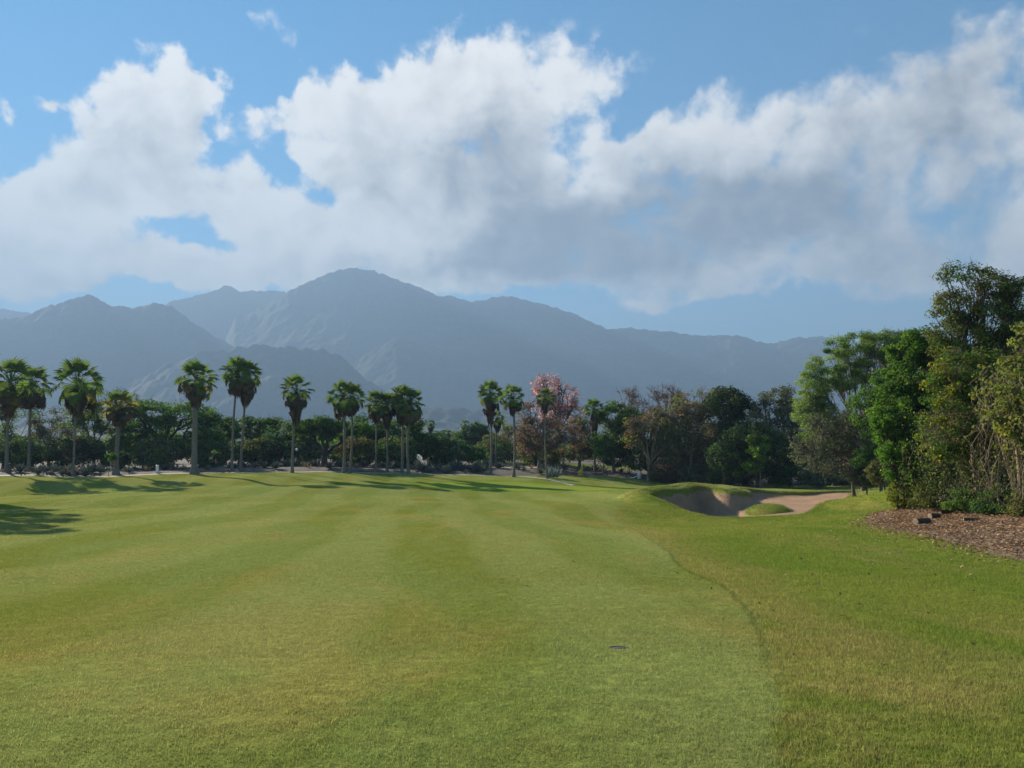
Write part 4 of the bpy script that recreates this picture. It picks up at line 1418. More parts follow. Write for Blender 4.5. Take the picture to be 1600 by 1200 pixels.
for k, (px, Y, rx, lab) in enumerate([(35, 106, 40, 'shadowy brush behind the two leftmost palms'), (110, 105, 40, 'shadowy brush behind the wide-crowned palm'), (185, 108, 40, 'grey-green brush behind the young yellow palm'), (245, 104, 36, 'dark brush under the broad flat-topped tree'),
                                      (330, 107, 40, 'dark brush right of the stout palm'), (405, 107, 40, 'dark brush under the low umbrella tree'), (470, 109, 34, 'dark brush behind the lone round-crowned palm'), (555, 108, 40, 'dark brush behind the palm couple'), (622, 106, 38, 'dark brush behind the four palms'),
                                      (690, 112, 30, 'dark brush left of the blue-green shrubby tree'), (770, 122, 34, 'brownish brush between the two palms left of the pink tree'), (845, 116, 40, 'dark brush under the rust-pink tree')]):
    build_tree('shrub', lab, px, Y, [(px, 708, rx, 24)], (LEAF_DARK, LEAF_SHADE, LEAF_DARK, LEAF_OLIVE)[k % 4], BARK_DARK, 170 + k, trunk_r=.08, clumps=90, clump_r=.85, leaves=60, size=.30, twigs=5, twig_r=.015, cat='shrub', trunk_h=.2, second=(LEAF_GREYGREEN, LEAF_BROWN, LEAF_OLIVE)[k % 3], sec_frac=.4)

# far wood on the plain that closes the view behind the trees
rng = np.random.default_rng(77)
nT = 900
fx = rng.uniform(-330, 330, nT)
fy = rng.uniform(150, 560, nT)
PV, PF, off = [], [], 0
for a, b in zip(fx, fy):
    k = 60
    hgt = rng.uniform(5, 9)
    dv = rng.normal(size=(k, 3))
    dv /= np.linalg.norm(dv, axis=1)[:, None]
    P = np.array((a, b, -3.6 + hgt * 0.55)) + dv * np.array((hgt * .6, hgt * .6, hgt * .45)) * rng.uniform(.5, 1, k)[:, None]
    V, f = leaf_quads(rng, P, dv + np.array((0, 0, .5)), 1.9, .8)
    PV.append(V)
    PF.append(f + off)
    off += len(V)
link('far_wood', new_mesh('far_wood', np.concatenate(PV), np.concatenate(PF)), LEAF_DARK, kind='stuff')

# ------------------------------------------------------------------ right-hand wood (near)
RG = 'vine-hung trees at the right edge'
build_tree('broadleaf_tree', 'vine-hung green tree at the left end of the right-hand wood', 1428, 38, [(1425, 590, 36, 50), (1398, 650, 34, 50), (1450, 650, 40, 60), (1420, 720, 36, 44), (1450, 535, 34, 28), (1420, 545, 30, 26), (1480, 560, 34, 40), (1470, 700, 34, 50)], LEAF_GREEN, BARK_DARK, 201, trunk_r=.2, clumps=380, clump_r=.42, leaves=130, size=.13, asp=.65, twigs=4, twig_r=.01, second=LEAF_BRIGHT, sec_frac=.4, group=RG, gap=.12)
build_tree('broadleaf_tree', 'tallest ragged tree with sparse dark top and brown twigs', 1530, 34, [(1510, 432, 40, 24), (1560, 450, 34, 24), (1490, 480, 34, 30), (1550, 500, 50, 34), (1500, 530, 54, 34), (1595, 470, 34, 36), (1580, 540, 40, 30)], LEAF_OLIVE, BARK_DARK, 202, trunk_r=.14, clumps=330, clump_r=.38, leaves=62, size=.11, twigs=8, twig_r=.009, second=LEAF_GREEN, sec_frac=.45, group=RG, trunk_h=.45, gap=.15, limbs=9)
build_tree('broadleaf_tree', 'brown dry-twigged tree with yellowing leaves below the tallest tree', 1520, 32, [(1500, 590, 40, 48), (1550, 600, 44, 54), (1475, 610, 34, 44), (1530, 680, 48, 44), (1470, 680, 34, 40)], LEAF_GREEN, BARK_TAN, 203, trunk_r=.13, clumps=300, clump_r=.38, leaves=60, size=.12, twigs=9, twig_r=.008, second=LEAF_YELLOW, sec_frac=.45, group=RG, trunk_h=.5, gap=.2)
build_tree('broadleaf_tree', 'large-leaved tree running off the photo\'s right edge', 1615, 28, [(1595, 600, 30, 50), (1620, 540, 36, 50), (1605, 660, 30, 50), (1650, 640, 50, 90), (1580, 650, 20, 40)], LEAF_VINE, BARK_TAN, 204, trunk_r=.15, clumps=170, clump_r=.36, leaves=55, size=.14, asp=.75, twigs=6, twig_r=.008, second=LEAF_YELLOW, sec_frac=.3, group=RG, trunk_h=.5, gap=.2)
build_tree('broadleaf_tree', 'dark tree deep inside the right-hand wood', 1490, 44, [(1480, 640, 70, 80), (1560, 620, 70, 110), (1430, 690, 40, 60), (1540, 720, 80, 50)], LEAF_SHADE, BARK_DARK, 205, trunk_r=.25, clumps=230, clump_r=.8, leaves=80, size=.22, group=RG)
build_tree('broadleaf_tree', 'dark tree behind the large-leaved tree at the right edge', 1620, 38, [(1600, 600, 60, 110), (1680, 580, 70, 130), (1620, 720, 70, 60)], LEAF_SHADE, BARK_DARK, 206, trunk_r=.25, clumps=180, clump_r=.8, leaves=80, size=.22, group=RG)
build_tree('shrub', 'bright green bush bulging from the left end of the right-hand wood', 1398, 37, [(1395, 690, 26, 30), (1380, 655, 18, 22), (1408, 730, 22, 26)], LEAF_BRIGHT, BARK_DARK, 207, trunk_r=.06, clumps=90, clump_r=.34, leaves=90, size=.11, asp=.65, twigs=4, twig_r=.008, cat='shrub', gap=.1)
for k, (px, py, Y, rx, ry, lm, lab) in enumerate([
        (1412, 775, 37, 22, 20, LEAF_YELLOW, 'yellow-green bush at the left foot of the right-hand wood'), (1460, 775, 34.5, 34, 24, LEAF_OLIVE, 'olive bush in front of the hanging vines'),
        (1510, 785, 32, 34, 22, LEAF_GREEN, 'green bush above the fallen log'), (1560, 790, 30, 34, 26, LEAF_DARK, 'dark green bush right of the fallen log'),
        (1605, 795, 28, 30, 30, LEAF_OLIVE, 'olive bush at the photo\'s right edge')]):
    build_tree('shrub', lab, px, Y, [(px, py, rx, ry)], lm, BARK_DARK, 220 + k, trunk_r=.05, clumps=60, clump_r=.3, leaves=70, size=.09, asp=.6, twigs=4, twig_r=.007, cat='shrub', trunk_h=.2, gap=.15)


# hanging vines: each curtain one thing with stems and leaves
def vine_curtain(label, px0, px1, Y0, Y1, top, bot, n, leafm, seed, dens=26, size=.1, stem=BARK_TAN, second=None):
    rng = np.random.default_rng(seed)
    x0 = (px0 - 800) / FPX * Y0
    x1 = (px1 - 800) / FPX * Y1
    mx_, my_ = (x0 + x1) / 2, (Y0 + Y1) / 2
    base = np.array((mx_, my_, surf(mx_, my_)))
    root = thing('hanging_vines', label, 'vines', base, 'curtains of hanging vines in the right-hand wood')
    tb = Tubes()
    P, Nn = [], []
    for k in range(n):
        t = rng.uniform()
        Y = Y0 + (Y1 - Y0) * t + rng.normal(0, 0.5)
        px = px0 + (px1 - px0) * t + rng.normal(0, 4)
        a = W(px, rng.uniform(top, top + (bot - top) * 0.35), Y)
        b = W(px + rng.normal(0, 9), rng.uniform(bot - (bot - top) * 0.35, bot + 5), Y + rng.normal(0, .3))
        b[2] = max(b[2], surf(b[0], b[1]) + 0.03)
        m_ = 7
        tt = np.linspace(0, 1, m_)[:, None]
        pl = a * (1 - tt) + b * tt + rng.normal(0, 0.11, (m_, 3)) * np.sin(tt * np.pi) + np.array((rng.normal(0, .35), rng.normal(0, .2), 0)) * np.sin(tt * np.pi)
        r0 = rng.choice((0.012, 0.018, 0.03), p=(.6, .3, .1))
        tb.add(pl - base, np.full(m_, r0), 4)
        if rng.uniform() < 0.75:
            cnt = int(dens * rng.uniform(.3, 1.6))
            j = rng.uniform(0, m_ - 1.001, cnt)
            ji = j.astype(int)
            fr = (j - ji)[:, None]
            q = pl[ji] * (1 - fr) + pl[ji + 1] * fr + rng.normal(0, .10, (cnt, 3))
            P.append(q - base)
            Nn.append(np.c_[rng.normal(-.5, .5, cnt), rng.normal(-.4, .5, cnt), rng.normal(.3, .4, cnt)])
    link('stems', tb.mesh('stems'), stem, root)
    P = np.concatenate(P)
    V, f = leaf_quads(rng, P, np.concatenate(Nn), size, .7)
    mi = (rng.uniform(size=len(P)) < .3).astype(int) if second else None
    link('vine_leaves', new_mesh('vine_leaves', V, f, False, mi), [leafm] + ([second] if second else []), root)


vine_curtain('leafy green vine curtain hanging below the vine-hung green tree', 1395, 1462, 38, 35, 640, 790, 120, LEAF_GREEN, 301, 60, .11, BARK_DARK, LEAF_YELLOW)
vine_curtain('olive vine curtain with brown stems in the middle of the right-hand wood', 1450, 1530, 35, 32, 620, 790, 110, LEAF_OLIVE, 302, 55, .11, BARK_DARK, LEAF_GREEN)
vine_curtain('tangle of bare tan hanging stems near the photo\'s right edge', 1520, 1605, 32, 28, 600, 800, 80, LEAF_OLIVE, 303, 40, .10, BARK_TAN, LEAF_VINE)
vine_curtain('pale large-leaved creeper draped at the photo\'s right edge', 1540, 1610, 29.5, 27.5, 560, 700, 40, LEAF_VINE, 304, 40, .14, BARK_TAN, LEAF_YELLOW)


# bare standing trunks in the right-hand wood
def bare_trunk(label, px0, py1, px1, Y, r, bm_):
    b = ground_at(px0, Y, -.1)
    t = W(px1, py1, Y)
    mid = (b + t) / 2 + np.array((0.15, 0, 0))
    tb = Tubes()
    pl = bez(np.zeros(3), mid - b, t - b, 10)
    tb.add(pl, np.linspace(r, r * .5, 10), 8)
    o = link('tree_trunk', tb.mesh('tree_trunk'), bm_, None, b)
    tag(o, label, 'trunk', 'bare trunks inside the right-hand wood')


bare_trunk('leaning tan trunk rising through the tangle near the right edge', 1588, 620, 1540, 29.5, .10, BARK_TAN)
bare_trunk('upright tan trunk close to the photo\'s right edge', 1590, 640, 1580, 28.5, .12, BARK_TAN)
bare_trunk('thin grey trunk among the middle vine curtain', 1500, 640, 1508, 33, .07, BARK_GREY)
bare_trunk('dark trunk in the left vine curtain', 1440, 650, 1436, 36, .09, BARK_DARK)

# ------------------------------------------------------------------ agaves and dry scrub in the bed


def bed_place(px):
    return [nm for lim, nm in ((80, 'around the two leftmost palms'), (150, 'around the wide-crowned palm'), (240, 'around the young yellow palm'), (340, 'around the stout palm'), (425, 'below the tall palm pair'),
                              (500, 'below the lone round-crowned palm'), (575, 'around the palm couple'), (655, 'around the four palms in a row'), (765, 'in the gap to the mountains'), (830, 'below the smooth-trunked palm'), (885, 'around the slender palm'), (9999, 'right of the pink tree')) if px < lim][0]


def agave_mesh(seed, nl=24, up=0.5):
    rng = np.random.default_rng(seed)
    V, F = [], []
    for k in range(nl):
        f = (k + .5) / nl
        a = k * 2.39996 + rng.normal(0, .1)
        e = R(82) - f * R(70) + rng.normal(0, .07)
        L = (0.75 + .35 * f) * rng.uniform(.85, 1.15)
        wd = .085
        d = np.array((math.cos(a), math.sin(a)))
        s = np.array((-math.sin(a), math.cos(a)))
        b = len(V)
        for t, ww, bend in ((0, .7, 0), (.35, 1.0, 0), (.72, .72, .06), (1.0, 0.05, .16)):
            r = L * t * math.cos(e)
            z = L * t * math.sin(e) - bend * L * (1 - math.sin(e)) + 0.05
            c = d * (r + 0.04)
            V += [(*(c + s * wd * ww), z + .03 * ww), (*(c), z - .02), (*(c - s * wd * ww), z + .03 * ww)]
        for i in range(3):
            q = b + i * 3
            F += [(q, q + 1, q + 4, q + 3), (q + 1, q + 2, q + 5, q + 4)]
    return new_mesh('agave', np.array(V), np.array(F))


AG = []
for k in range(4):
    me = agave_mesh(40 + k, 20 + 3 * k)
    me.materials.append(AGAVE)
    AG.append(me)
rng = np.random.default_rng(5)
ag_spots = []
for px in (22, 36, 52, 66, 76, 90, 104, 112, 128, 142, 152, 160, 168, 205, 214, 232, 268, 262, 322, 352, 365, 384, 395, 415, 430, 448, 460, 478, 495, 512, 538, 556, 572, 590, 612, 625, 648, 662, 675, 686, 692, 700, 708, 716, 722, 730, 738, 745, 752, 758, 770, 785, 806, 820, 838, 850, 856, 868, 878, 918, 932, 948, 966):
    for rep in range(2 if (60 < px < 180 or 660 < px < 770) else 1):
        yb = float(np.interp((px - 800) / FPX * 94, BED_X, BED_Y))
        ag_spots.append((px + rng.normal(0, 4), yb + rng.uniform(1.0, 9.5)))
for k, (px, Y) in enumerate(ag_spots):
    q = bed_at(px, Y, -.03)
    o = bpy.data.objects.new('agave', AG[k % 4])
    COL.objects.link(o)
    o.location = q
    s = rng.uniform(.75, 1.45)
    o.scale = (s, s, s * rng.uniform(.9, 1.2))
    o.rotation_euler = (0, 0, rng.uniform(0, 6.28))
    seg = bed_place(px)
    tag(o, 'blue-grey agave rosette in the bare earth bed ' + seg, 'agave', 'agaves in the planting bed')


# dry tufts / stalk clumps scattered over the bed
def tuft_mesh(seed, n=26, h=.6, spread=.5):
    rng = np.random.default_rng(seed)
    V, F = [], []
    for k in range(n):
        a = rng.uniform(0, 6.28)
        r = rng.uniform(0, .15)
        e = rng.uniform(.1, spread)
        L = h * rng.uniform(.5, 1.2)
        b = np.array((r * math.cos(a), r * math.sin(a), 0))
        t = b + L * np.array((math.sin(e) * math.cos(a), math.sin(e) * math.sin(a), math.cos(e)))
        m_ = (b + t) / 2 + np.array((0, 0, .04))
        s = np.array((-math.sin(a), math.cos(a), 0)) * .018
        i = len(V)
        V += [b - s, b + s, m_ + s, m_ - s, t]
        F += [(i, i + 1, i + 2), (i, i + 2, i + 3), (i + 3, i + 2, i + 4)]
    return new_mesh('dry_tuft', np.array(V), np.array(F))


TU = []
for k in range(3):
    me = tuft_mesh(60 + k, 30, .65, .8)
    me.materials.append(DRY)
    TU.append(me)
for k in range(90):
    px = rng.uniform(0, 1060)
    yb = float(np.interp((px - 800) / FPX * 94, BED_X, BED_Y))
    Y = yb + rng.uniform(.8, 13)
    o = bpy.data.objects.new('dry_tuft', TU[k % 3])
    COL.objects.link(o)
    o.location = bed_at(px, Y, -.02)
    s = rng.uniform(.6, 1.5)
    o.scale = (s, s, s)
    o.rotation_euler = (0, 0, rng.uniform(0, 6.28))
    tag(o, 'dry brown tuft of stalks on the bare earth ' + bed_place(px), 'dry plant', 'dry tufts in the planting bed')
for k in range(26):
    px = rng.uniform(1290, 1385)
    Y = 95 + rng.uniform(-1.5, 2.5)
    o = bpy.data.objects.new('grass_tuft', TU[k % 3])
    COL.objects.link(o)
    o.location = bed_at(px, Y, -.02)
    s = rng.uniform(.9, 1.7)
    o.scale = (s, s, s)
    tag(o, 'tall tawny grass tuft at the dark foot of the wood behind the bunker', 'grass tuft', 'tawny tufts behind the bunker')

# single odd plants and small objects of the bed
root_q = bed_at(862, 95)
vr = thing('variegated_agave', 'pale silvery upright agave clump beside the slender palm\'s foot', 'agave', root_q)
M_SILVER = leaf_mat('silver_leaf', [(0.12, 0.15, 0.135), (0.2, 0.235, 0.21), (0.34, 0.37, 0.33)], .1, tint=(1, 1, 1))
me = agave_mesh(91, 18)
me.materials.append(M_SILVER)
for dx, s in ((-.3, 1.5), (.6, 1.25), (.1, 1.0)):
    o = link('rosette', me, None, vr, (dx, rng.uniform(-.3, .3), 0))
    o.scale = (s, s, s * 1.25)

build_tree('sapling', 'thin yellow-green sapling alone at the grass edge right of the pink tree', 908, 97, [(908, 738, 3.5, 6)], LEAF_YELLOW, BARK_TAN, 401, trunk_r=.03, clumps=8, clump_r=.22, leaves=26, size=.14, twigs=2, twig_r=.01, cat='sapling', trunk_h=.4)
build_tree('shrub', 'lime-green leafy plant at the foot of the young yellow palm', 173, 87.5, [(174, 714, 7, 6)], LEAF_BRIGHT, BARK_TAN, 402, trunk_r=.04, clumps=12, clump_r=.28, leaves=40, size=.26, twigs=2, twig_r=.01, cat='shrub', trunk_h=.3)

M_WHITE = plain_mat('white_paint', (0.80, 0.79, 0.75), .5, (0.7, 0.69, 0.65), 20)
M_BLACK = plain_mat('dark_plastic', (0.022, 0.024, 0.018), .95)


def lathe(prof, k=14):
    V, F = [], []
    th = np.linspace(0, 2 * np.pi, k, endpoint=False)
    for r, z in prof:
        V += [(r * math.cos(a), r * math.sin(a), z) for a in th]
    for i in range(len(prof) - 1):
        for j in range(k):
            j2 = (j + 1) % k
            F.append((i * k + j, i * k + j2, (i + 1) * k + j2, (i + 1) * k + j))
    return new_mesh('lathe', np.array(V), np.array(F), False)


q = bed_at(249, 89.5)
mp_ = thing('marker_post', 'short white marker post on the bare earth left of the stout palm', 'post', q)
link('post', lathe([(.001, -.1), (.16, -.1), (.16, .82), (.15, .86), (.001, .86)]), M_WHITE, mp_)
link('cap', lathe([(.001, .865), (.18, .865), (.19, .93), (.12, .99), (.001, 1.0)]), M_WHITE, mp_)

q = bed_at(172, 92)
tb = Tubes()
tb.add([(-.25, 0, 2.5), (0, 0, 2.05), (.25, 0, 1.45)], [.05, .075, .04], 6)
tb.add([(.25, 0, 1.45), (.38, 0, .7), (.42, 0, -.1)], [.03, .03, .03], 6)
tag(link('stake', tb.mesh('stake'), M_WHITE, None, q), 'pale bent stake leaning beside the young yellow palm', 'stake')

q = bed_at(998, 101)
mk = thing('marker_block', 'small white block with a sloping pale rail in front of the wood', 'marker', q)
link('block', lathe([(.001, -.1), (.30, -.1), (.28, .85), (.22, .95), (.001, .95)], 8), M_WHITE, mk)
tb = Tubes()
tb.add([(-1.3, 0, .05), (-.7, 0, .12), (-.3, 0, .35)], [.08, .09, .07], 6)
link('rail', tb.mesh('rail'), M_WHITE, mk)

q = bed_at(465, 101)
lp = thing('path_lamp', 'small white globe on a thin post under the lone round-crowned palm', 'lamp', q)
tb = Tubes()
tb.add([(0, 0, -.1), (0, 0, 1.0), (0, 0, 2.0)], [.035, .03, .03], 8)
link('post', tb.mesh('post'), M_BLACK, lp)
link('globe', lathe([(.001, 2.0), (.11, 2.04), (.17, 2.15), (.17, 2.24), (.11, 2.35), (.001, 2.39)], 12), M_WHITE, lp)

# sprinkler with its jet of drops
q = bed_at(664, 99)
spk = thing('sprinkler', 'sprinkler throwing a thin white jet of water in the bed beside the four palms', 'sprinkler', q)
link('head', lathe([(.001, -.05), (.06, -.05), (.06, .25), (.035, .32), (.001, .32)], 10), M_BLACK, spk)
M_WATER, n = mat('water_drops')
p = n.n('ShaderNodeBsdfPrincipled', ins={'Base Color': (.85, .9, .95, 1), 'Roughness': .1})
t = n.n('ShaderNodeBsdfTranslucent', ins={0: (.9, .93, .95, 1)})
mx = n.n('ShaderNodeMixShader', ins={0: .5})
n.l.new(p.outputs[0], mx.inputs[1])
n.l.new(t.outputs[0], mx.inputs[2])
finish(n, mx)
r2 = np.random.default_rng(8)
nd = 500
tj = r2.uniform(0, 1, nd) ** .8
P = np.c_[-.1 - .75 * tj ** 1.5, r2.normal(0, .12, nd) * tj, .3 + 3.6 * tj - 1.9 * tj ** 2 - .9 * (r2.uniform(size=nd) ** 3) * tj]
P[:, 0] += r2.normal(0, .02 + .05 * tj, nd) - .35 * tj * r2.uniform(size=nd) ** 2
V, f = leaf_quads(r2, P, r2.normal(size=(nd, 3)), .05, .8)
jet = link('water_jet', new_mesh('water_jet', V, f), M_WATER, spk)
jet['kind'] = 'stuff'

# dark pavilion roof far away in the gap
q = bed_at(708, 175)
M_ROOF = plain_mat('roof_thatch', (.05, .045, .042), .9)
M_WALL = plain_mat('pavilion_wall', (.30, .27, .24), .9)
bd = thing('pavilion', 'low dark-roofed pavilion far away in the gap under the distant palms', 'building', q)


def box(name, x0, x1, y0, y1, z0, z1, m, parent, taper=0.0):
    v = np.array([(x0, y0, z0), (x1, y0, z0), (x1, y1, z0), (x0, y1, z0), (x0 + taper, y0 + taper, z1), (x1 - taper, y0 + taper, z1), (x1 - taper, y1 - taper, z1), (x0 + taper, y1 - taper, z1)])
    f = np.array([(0, 3, 2, 1), (4, 5, 6, 7), (0, 1, 5, 4), (1, 2, 6, 5), (2, 3, 7, 6), (3, 0, 4, 7)])
    return link(name, new_mesh(name, v, f), m, parent)


box('wall', -3.2, 3.2, 1, 5, -.5, 4.0, M_WALL, bd)
box('roof', -4.2, 4.2, .0, 6, 4.01, 4.8, M_ROOF, bd, .5)
for xx in (-3.9, 0, 3.9):
    box('post', xx - .1, xx + .1, .4, .6, -.5, 4.0, M_ROOF, bd)

# ------------------------------------------------------------------ logs, leaf litter
LOGM = bark_mat('log_bark', (.085, .062, .045), (.045, .034, .026), 9, (1, 1, 1))
CUT = plain_mat('cut_wood', (.22, .155, .10), .8, (.14, .095, .06), 12)  # sawn ends darkened for their shaded faces, shade put into the colour


def log(label, px, py, L, r, rz, seed):
    q = hit(px, py)
    q[2] = max(float(lit_z(np.array([q[0]]), np.array([q[1]]))[0]), Tz(q[0], q[1])) + r * .85
    root = thing('cut_log', label, 'log', q, 'cut log pieces on the leaf litter', rz)
    rng = np.random.default_rng(seed)
    th = np.linspace(0, 2 * np.pi, 14, endpoint=False)
    V = []
    for k, x in enumerate(np.linspace(-L / 2, L / 2, 6)):
        rr = r * (1 + rng.normal(0, .04, 14))
        V += [(x, a * math.cos(t), a * math.sin(t)) for a, t in zip(rr, th)]
    F = [(i * 14 + j, i * 14 + (j + 1) % 14, (i + 1) * 14 + (j + 1) % 14, (i + 1) * 14 + j) for i in range(5) for j in range(14)]
    link('bark', new_mesh('bark', np.array(V), np.array(F), True), LOGM, root)
    for s in (-1, 1):
        ring = np.array(V[:14] if s < 0 else V[-14:])
        c = ring.mean(0)
        vv = np.vstack([ring * 1.0 + np.array((s * .004, 0, 0)), c + np.array((s * .02, 0, 0))])
        ff = np.array([(j, (j + 1) % 14, 14) for j in range(14)])
        link('cut_end', new_mesh('cut_end', vv, ff), CUT, root)


log('nearest cut log on the leaf litter with a pale sawn end', 1441, 822, .62, .13, R(20), 1)
log('second cut log just behind the nearest one', 1460, 813, .40, .12, R(12), 2)
log('small cut log lying farther right on the leaf litter', 1518, 817, .5, .07, R(-15), 3)
# fallen dark trunk behind them
q0, q1, q2 = hit(1474, 806), hit(1503, 802), hit(1534, 803)
tb = Tubes()
b0 = q0 + np.array((0, 0, .12))
tb.add(np.array([q0 + (0, 0, .14), (q0 + q1) / 2 + (0, 0, .24), q1 + (0, 0, .34), (q1 + q2) / 2 + (0, 0, .26), q2 + (0, 0, .12)]) - b0, [.12, .13, .12, .10, .06], 9)
tag(link('fallen_trunk', tb.mesh('fallen_trunk'), LOGM, None, b0), 'dark bowed fallen trunk lying at the foot of the green bush', 'fallen trunk')

# fallen leaves
M_LITTER = leaf_mat('fallen_leaf', [(0.13, 0.068, 0.034), (0.26, 0.15, 0.078), (0.38, 0.25, 0.145), (0.48, 0.35, 0.22)], .15, tint=(1, .9, .7))
r3 = np.random.default_rng(15)
cand = np.c_[r3.uniform(9.5, 24, 90000), r3.uniform(12, 42, 90000)]
d = sdf(LIT, cand[:, 0], cand[:, 1])
keep = (r3.uniform(size=len(cand)) < np.clip((d + .9) / 1.6, 0, 1) * np.clip(1.1 - .04 * np.clip(d, 0, 20), .3, 1)) & (d > -.9)
cand = cand[keep][:42000]
thin = np.c_[r3.uniform(4, 20, 9000), r3.uniform(8, 34, 9000)]
d2 = sdf(LIT, thin[:, 0], thin[:, 1])
kp = (r3.uniform(size=len(thin)) < .35 * np.exp(np.clip(d2, -30, 0) / 2.2))
thin = thin[kp]
allp = np.vstack([cand, thin])
zz = np.maximum(T(allp[:, 0], allp[:, 1]), lit_z(allp[:, 0], allp[:, 1]))
P = np.c_[allp, zz + r3.uniform(.008, .05, len(allp))]
V, f = leaf_quads(r3, P, np.c_[r3.normal(0, .45, (len(P), 2)), np.ones(len(P))], .088, .55)
link('fallen_leaves', new_mesh('fallen_leaves', V, f), M_LITTER, kind='stuff')
# dark specks of clippings and leaves over the rough
thin = np.c_[r3.uniform(-6, 16, 2600), r3.uniform(6, 30, 2600)]
kp = r3.uniform(size=len(thin)) < np.clip((thin[:, 0] + 1) / 12, 0.01, 1) * .5
thin = thin[kp]
P = np.c_[thin, T(thin[:, 0], thin[:, 1]) + .022]
V, f = leaf_quads(r3, P, np.c_[r3.normal(0, .5, (len(P), 2)), np.ones(len(P))], .05, .6)
M_SPECK = leaf_mat('dark_dead_leaf', [(.035, .028, .018), (.07, .05, .03), (.12, .085, .05)], .1, tint=(1, .9, .7))
link('scattered_leaves', new_mesh('scattered_leaves', V, f), M_SPECK, kind='stuff')

# sprinkler cap in the fairway
q = hit(967, 1014)
cp = thing('valve_cover', 'dark sunken valve cover in the middle of the near fairway', 'valve cover', q)
link('ring', lathe([(.075, -.01), (.085, .002), (.095, .004), (.105, .006), (.135, -.02)], 18), M_BLACK, cp)
link('lid', lathe([(.001, .005), (.07, .005), (.074, -.01)], 18), M_BLACK, cp)

# ------------------------------------------------------------------ grass blades near the camera


def grass_tuft_mesh(seed, n, h, rad, wd):
    rng = np.random.default_rng(seed)
    a = rng.uniform(0, 6.28, n)
    r = rad * np.sqrt(rng.uniform(0, 1, n))
    b = np.c_[r * np.cos(a), r * np.sin(a), np.full(n, -.004)]
    la = rng.uniform(0, 6.28, n)
    le = rng.uniform(.15, 1.05, n)
    L = h * rng.uniform(.55, 1.25, n)
    tip = b + np.c_[L * np.sin(le) * np.cos(la), L * np.sin(le) * np.sin(la), L * np.cos(le)]
    s = np.c_[-np.sin(la), np.cos(la), np.zeros(n)] * wd
    V = np.stack([b - s, b + s, tip], 1).reshape(-1, 3)
    return new_mesh('grass_tuft', V, np.arange(3 * n).reshape(n, 3))


def scatter(name, meshes, P, scl, seed):
    """one stuff object: points with instanced tufts through geometry nodes"""
    rng = np.random.default_rng(seed)
    me = bpy.data.meshes.new(name)
    me.vertices.add(len(P))
    me.vertices.foreach_set('co', P.astype(np.float32).ravel())
    at = me.attributes.new('s', 'FLOAT', 'POINT')
    at.data.foreach_set('value', scl.astype(np.float32))
    at = me.attributes.new('a', 'FLOAT', 'POINT')
    at.data.foreach_set('value', rng.uniform(0, 6.28, len(P)).astype(np.float32))
    o = link(name, me, None, kind='stuff')
    c = bpy.data.collections.new(name + '_tufts')
    for m_ in meshes:
        t_ = bpy.data.objects.new('tuft', m_)
        c.objects.link(t_)
    nt = bpy.data.node_groups.new(name, 'GeometryNodeTree')
    nt.interface.new_socket('Geometry', in_out='INPUT', socket_type='NodeSocketGeometry')
    nt.interface.new_socket('Geometry', in_out='OUTPUT', socket_type='NodeSocketGeometry')
    gi, go_ = nt.nodes.new('NodeGroupInput'), nt.nodes.new('NodeGroupOutput')
    ci = nt.nodes.new('GeometryNodeCollectionInfo')
    ci.inputs['Collection'].default_value = c
    ci.inputs['Separate Children'].default_value = True
    ci.inputs['Reset Children'].default_value = True
    iop = nt.nodes.new('GeometryNodeInstanceOnPoints')
    iop.inputs['Pick Instance'].default_value = True
    na = nt.nodes.new('GeometryNodeInputNamedAttribute')
    na.data_type = 'FLOAT'
    na.inputs[0].default_value = 's'
    nb = nt.nodes.new('GeometryNodeInputNamedAttribute')
    nb.data_type = 'FLOAT'
    nb.inputs[0].default_value = 'a'
    cx = nt.nodes.new('ShaderNodeCombineXYZ')
    rv = nt.nodes.new('FunctionNodeRandomValue')
    rv.data_type = 'INT'
    rv.inputs[4].default_value = 0
    rv.inputs[5].default_value = len(meshes) - 1
    L = nt.links.new
    L(gi.outputs[0], iop.inputs['Points'])
    L(ci.outputs[0], iop.inputs['Instance'])
    L(rv.outputs[2], iop.inputs['Instance Index'])
    L(nb.outputs[0], cx.inputs[2])
    L(cx.outputs[0], iop.inputs['Rotation'])
    L(na.outputs[0], iop.inputs['Scale'])
    L(iop.outputs[0], go_.inputs[0])
    md = o.modifiers.new('scatter', 'NODES')
    md.node_group = nt
    return o


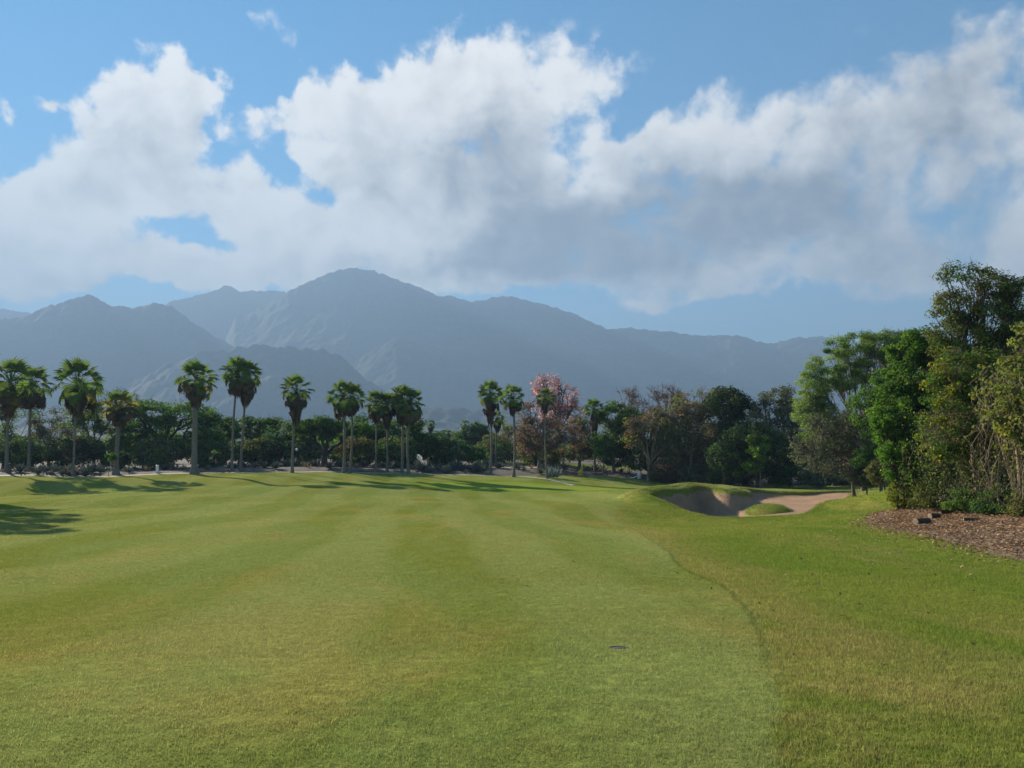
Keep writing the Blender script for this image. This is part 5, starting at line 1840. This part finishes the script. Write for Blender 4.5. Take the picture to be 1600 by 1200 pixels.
FT, RT = [], []
for k in range(4):
    me = grass_tuft_mesh(500 + k, 46, .024, .085, .0022)
    me.materials.append(M_BLADE)
    FT.append(me)
    me = grass_tuft_mesh(520 + k, 40, .036, .10, .0028)
    me.materials.append(M_BLADE)
    RT.append(me)
r4 = np.random.default_rng(31)
PX = []
for y0, y1, den, sc_ in ((2.8, 7, 420, 0.9), (7, 13, 240, 1.1), (13, 22, 90, 1.5), (22, 40, 34, 2.0), (40, 72, 13, 2.6)):
    w0 = y1 * .74
    nn = int((y1 - y0) * 2 * w0 * den)
    xx = r4.uniform(-w0, w0, nn)
    yy = r4.uniform(y0, y1, nn)
    k = np.abs(xx) < yy * .70 + .4
    k &= r4.uniform(size=nn) < (1 - (.62 if y1 < 50 else 1.0) * np.clip((yy - y0) / (y1 - y0), 0, 1))
    PX.append(np.c_[xx[k], yy[k], np.full(k.sum(), sc_)])
PX = np.concatenate(PX)
ex = np.interp(PX[:, 1], [p[0] for p in sorted(EDGE_XY)], [p[1] for p in sorted(EDGE_XY)])
VC = hit(967, 1014)
inlit = (np.hypot(PX[:, 0] - VC[0], PX[:, 1] - VC[1]) < .13) | (sdf(LIT, PX[:, 0], PX[:, 1]) > 0.2) | (sdf(BPOLY, PX[:, 0], PX[:, 1]) > -0.3)
PX = PX[~inlit]
ex = ex[~inlit]
zz = T(PX[:, 0], PX[:, 1])
P = np.c_[PX[:, :2], zz]
rough = PX[:, 0] > ex
scatter('fairway_grass', FT, P[~rough], PX[~rough, 2] * r4.uniform(.75, 1.2, (~rough).sum()), 1)
scatter('rough_grass', RT, P[rough], PX[rough, 2] * r4.uniform(.75, 1.25, rough.sum()), 2)
# ragged fringe of longer turf round the bunker and its island
fx = r4.uniform(8, 33, 60000)
fy = r4.uniform(44, 76, 60000)
fd = sdf(BPOLY, fx, fy)
fe = np.hypot((fx - ISL_C[0]) / ISL_R[0], (fy - ISL_C[1]) / ISL_R[1])
k = ((fd > -0.45) & (fd < 0.06)) | ((fe < 0.95) & (r4.uniform(size=len(fx)) < .6))
fx, fy = fx[k], fy[k]
scatter('bunker_fringe', RT, np.c_[fx, fy, T(fx, fy)], r4.uniform(1.6, 3.4, len(fx)), 3)
